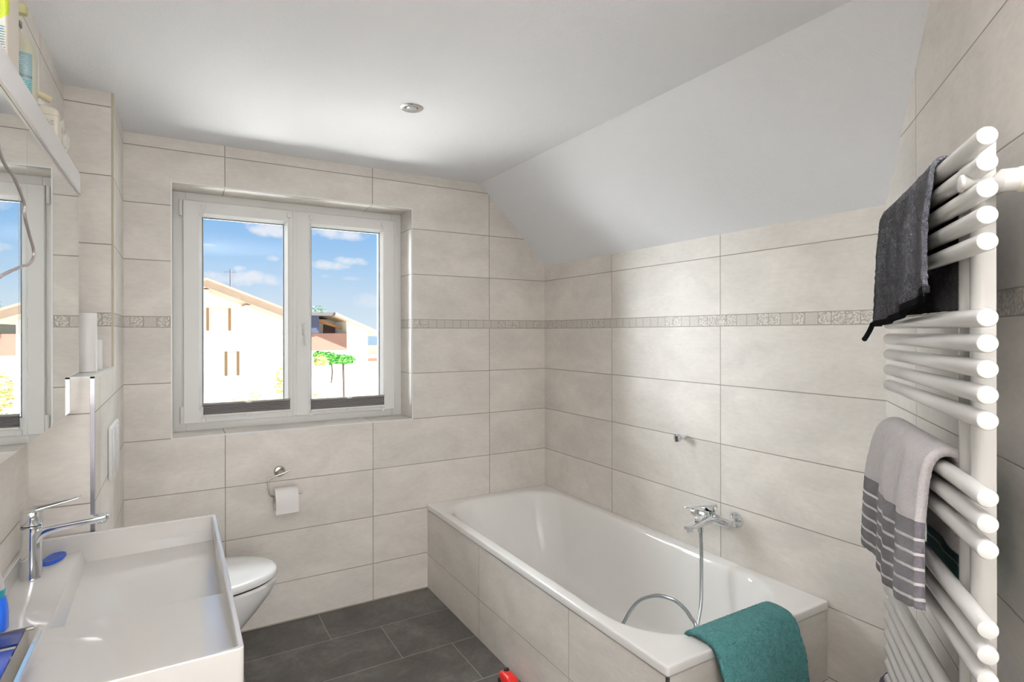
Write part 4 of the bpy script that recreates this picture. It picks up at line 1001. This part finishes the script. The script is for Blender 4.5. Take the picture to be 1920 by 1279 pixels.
h2 = empty('house', (5.5, 31, GZ), 'white house with sloping brown roof and brown balcony seen through the right window casement', 'house')
def g2(x): return 2.36 - .44 * max(0, x - 5.2)
bm = B(); pr = [(5.9, GZ), (7.05, GZ), (7.05, g2(7.05)), (5.9, g2(5.9))]
rings(bm, [[Vector((x, 28, z)) for x, z in pr], [Vector((x, 36, z)) for x, z in pr]])
box(bm, -1.5, 5.9, 30.5, 36, GZ, 2.2); box(bm, 2.0, 5.9, 28.0, 30.5, GZ, .55); obj('wall', bm, M_wallw, h2, smooth=False)
bm = B(); pr = [(5.15, g2(5.15)), (7.75, g2(7.75)), (7.75, g2(7.75) + .14), (5.15, g2(5.15) + .14)]
rings(bm, [[Vector((x, 27.3, z)) for x, z in pr], [Vector((x, 37, z)) for x, z in pr]]); obj('gable_roof', bm, M_tan, h2, smooth=False)
bm = B(); box(bm, -1.8, 5.12, 27.4, 37, 2.32, 2.48); obj('flat_roof', bm, pmat('roof_dark', srgb(110, 104, 106), .8), h2, smooth=False)
bm = B(); box(bm, 2.0, 5.88, 27.93, 27.99, .50, 1.40); obj('balcony_railing', bm, M_brown, h2, smooth=False)
bm = B(); box(bm, 4.0, 4.42, 27.8, 28.2, 1.42, 2.31); obj('balcony_post', bm, pmat('dark_blue_post', srgb(78, 84, 110), .8), h2, smooth=False)
bm = B(); box(bm, 1.4, 3.2, 30.40, 30.49, .9, 2.1); obj('window', bm, pmat('dark_window', srgb(66, 58, 62), .5), h2, smooth=False)
bm = B(); box(bm, 5.2, 5.85, 30.40, 30.49, 1.35, 1.9); obj('window', bm, pmat('dark_window_b', srgb(120, 96, 100), .5), h2, smooth=False)
bm = B()
rings(bm, [[Vector((4.45, y, 2.05)), Vector((4.6, y, 2.2)), Vector((5.9, y, 1.72)), Vector((5.9, y, 1.62))] for y in (29.0, 29.2)]); obj('roof_brace', bm, pmat('orange_beam', srgb(214, 160, 110), .8), h2, smooth=False)
h3 = empty('garden_shed', (9.5, 34, GZ), 'low building with a blue-grey gable roof right of the white house', 'building')
bm = B(); box(bm, 8.6, 13.5, 34, 40, GZ, .62); obj('wall', bm, M_wallw, h3, smooth=False)
bm = B(); rings(bm, [[Vector((8.62, y, .64)), Vector((8.62, y, 1.45)), Vector((10.6, y, .64))] for y in (33.6, 40)]); obj('roof', bm, pmat('slate_blue', srgb(96, 120, 142), .7), h3, smooth=False)
bm = B(); box(bm, 8.1, 10.2, 32.0, 33.9, -.35, -.22); obj('awning', bm, pmat('red_awning', srgb(170, 96, 84), .8), h3, smooth=False)

def foliage(name, blobs, n, size, cols, label, cat, group=None, trunks=(), seed=1, base=None):
    rnd = random.Random(seed); root = empty(name, base or (blobs[0][0], blobs[0][1], GZ), label, cat, group)
    bm = B()
    for i in range(n):
        cx, cy, cz, rx, ry, rz = rnd.choice(blobs)
        while True:
            p = Vector((rnd.uniform(-1, 1), rnd.uniform(-1, 1), rnd.uniform(-1, 1)))
            if .35 < p.length < 1: break
        p = Vector((cx + p.x * rx, cy + p.y * ry, cz + p.z * rz)); s = size * rnd.uniform(.6, 1.3)
        a = Vector((rnd.uniform(-1, 1), rnd.uniform(-1, 1), rnd.uniform(-1, 1))).normalized(); b, c = frame(a)
        vs = [bm.verts.new(p + q) for q in (b * s, c * s * .45 + a * s * .12, -b * s, -c * s * .45 + a * s * .12)]
        bm.faces.new(vs).material_index = rnd.randrange(len(cols))
    obj('foliage', bm, [pmat(name + '_leaf', srgb(*c), .6) for c in cols], root, smooth=False)
    for (p0, p1, r_) in trunks:
        bm = B(); tube(bm, spline([p0, (Vector(p0) + Vector(p1)) / 2 + Vector((.04, .02, 0)), p1], 4), r_, 8); obj('trunk', bm, pmat(name + '_bark', srgb(96, 84, 84), .9), root)
    return root
foliage('vine_arbour', [(3.75, 20, .36, .45, .6, .20), (3.2, 20, .40, .40, .5, .26), (2.8, 20, .55, .22, .4, .16)], 1500, .07, [(70, 150, 60), (96, 176, 84), (120, 190, 90)], 'bright green leafy vine canopy on thin posts in front of the far house', 'vine', trunks=[((3.72, 20, GZ), (3.72, 20, .3), .045), ((3.35, 20.4, -.6), (3.35, 20.4, .3), .03), ((2.85, 20, GZ), (2.85, 20, .4), .03)], seed=3, base=(3.4, 20, GZ))
ycol = [(200, 194, 110), (186, 186, 100), (222, 200, 130), (242, 232, 180)]
foliage('garden_shrub', [(-.56, 6.2, .62, .16, .2, .40), (-.45, 6.2, .25, .30, .3, .30)], 800, .035, ycol, 'loose yellow-green shrub in front of the house at the inner edge of the left casement', 'shrub', 'shrubs under the window', trunks=[((-.5, 6.2, GZ), (-.5, 6.2, .5), .02)], seed=5, base=(-.5, 6.2, GZ))
foliage('garden_shrub', [(-1.15, 6.2, .40, .22, .2, .12), (-.98, 6.2, .43, .10, .2, .16)], 170, .03, ycol, 'low pale shrub at the bottom of the left casement view', 'shrub', 'shrubs under the window', trunks=[((-1.1, 6.2, GZ), (-1.1, 6.2, .4), .02)], seed=6, base=(-1.1, 6.2, GZ))
foliage('garden_shrub', [(-.08, 7.4, .60, .13, .2, .30), (-.05, 7.4, .15, .22, .2, .30), (.20, 7.4, .93, .12, .2, .10)], 620, .035, ycol + [(130, 190, 100)], 'yellow-green shrub seen at the lower left of the right casement', 'shrub', 'shrubs under the window', trunks=[((-.05, 7.4, GZ), (-.05, 7.4, .5), .02)], seed=8, base=(-.05, 7.4, GZ))
foliage('distant_tree', [(9.0, 50, 3.1, .9, .8, .8), (8.0, 50, 2.8, .7, .6, .5)], 500, .12, [(150, 178, 150), (130, 166, 130)], 'pale distant treetop above the far roof', 'tree', trunks=[((9.0, 50, GZ), (9.0, 50, 3.0), .12)], seed=9)
bm = B(); box(bm, .9, 2.5, 17.0, 17.06, -.9, .35)
tag(obj('garden_fence', bm, pmat('pale_fence', srgb(206, 184, 160), .8), smooth=False), 'pale board fence in the garden seen between the houses', 'fence')
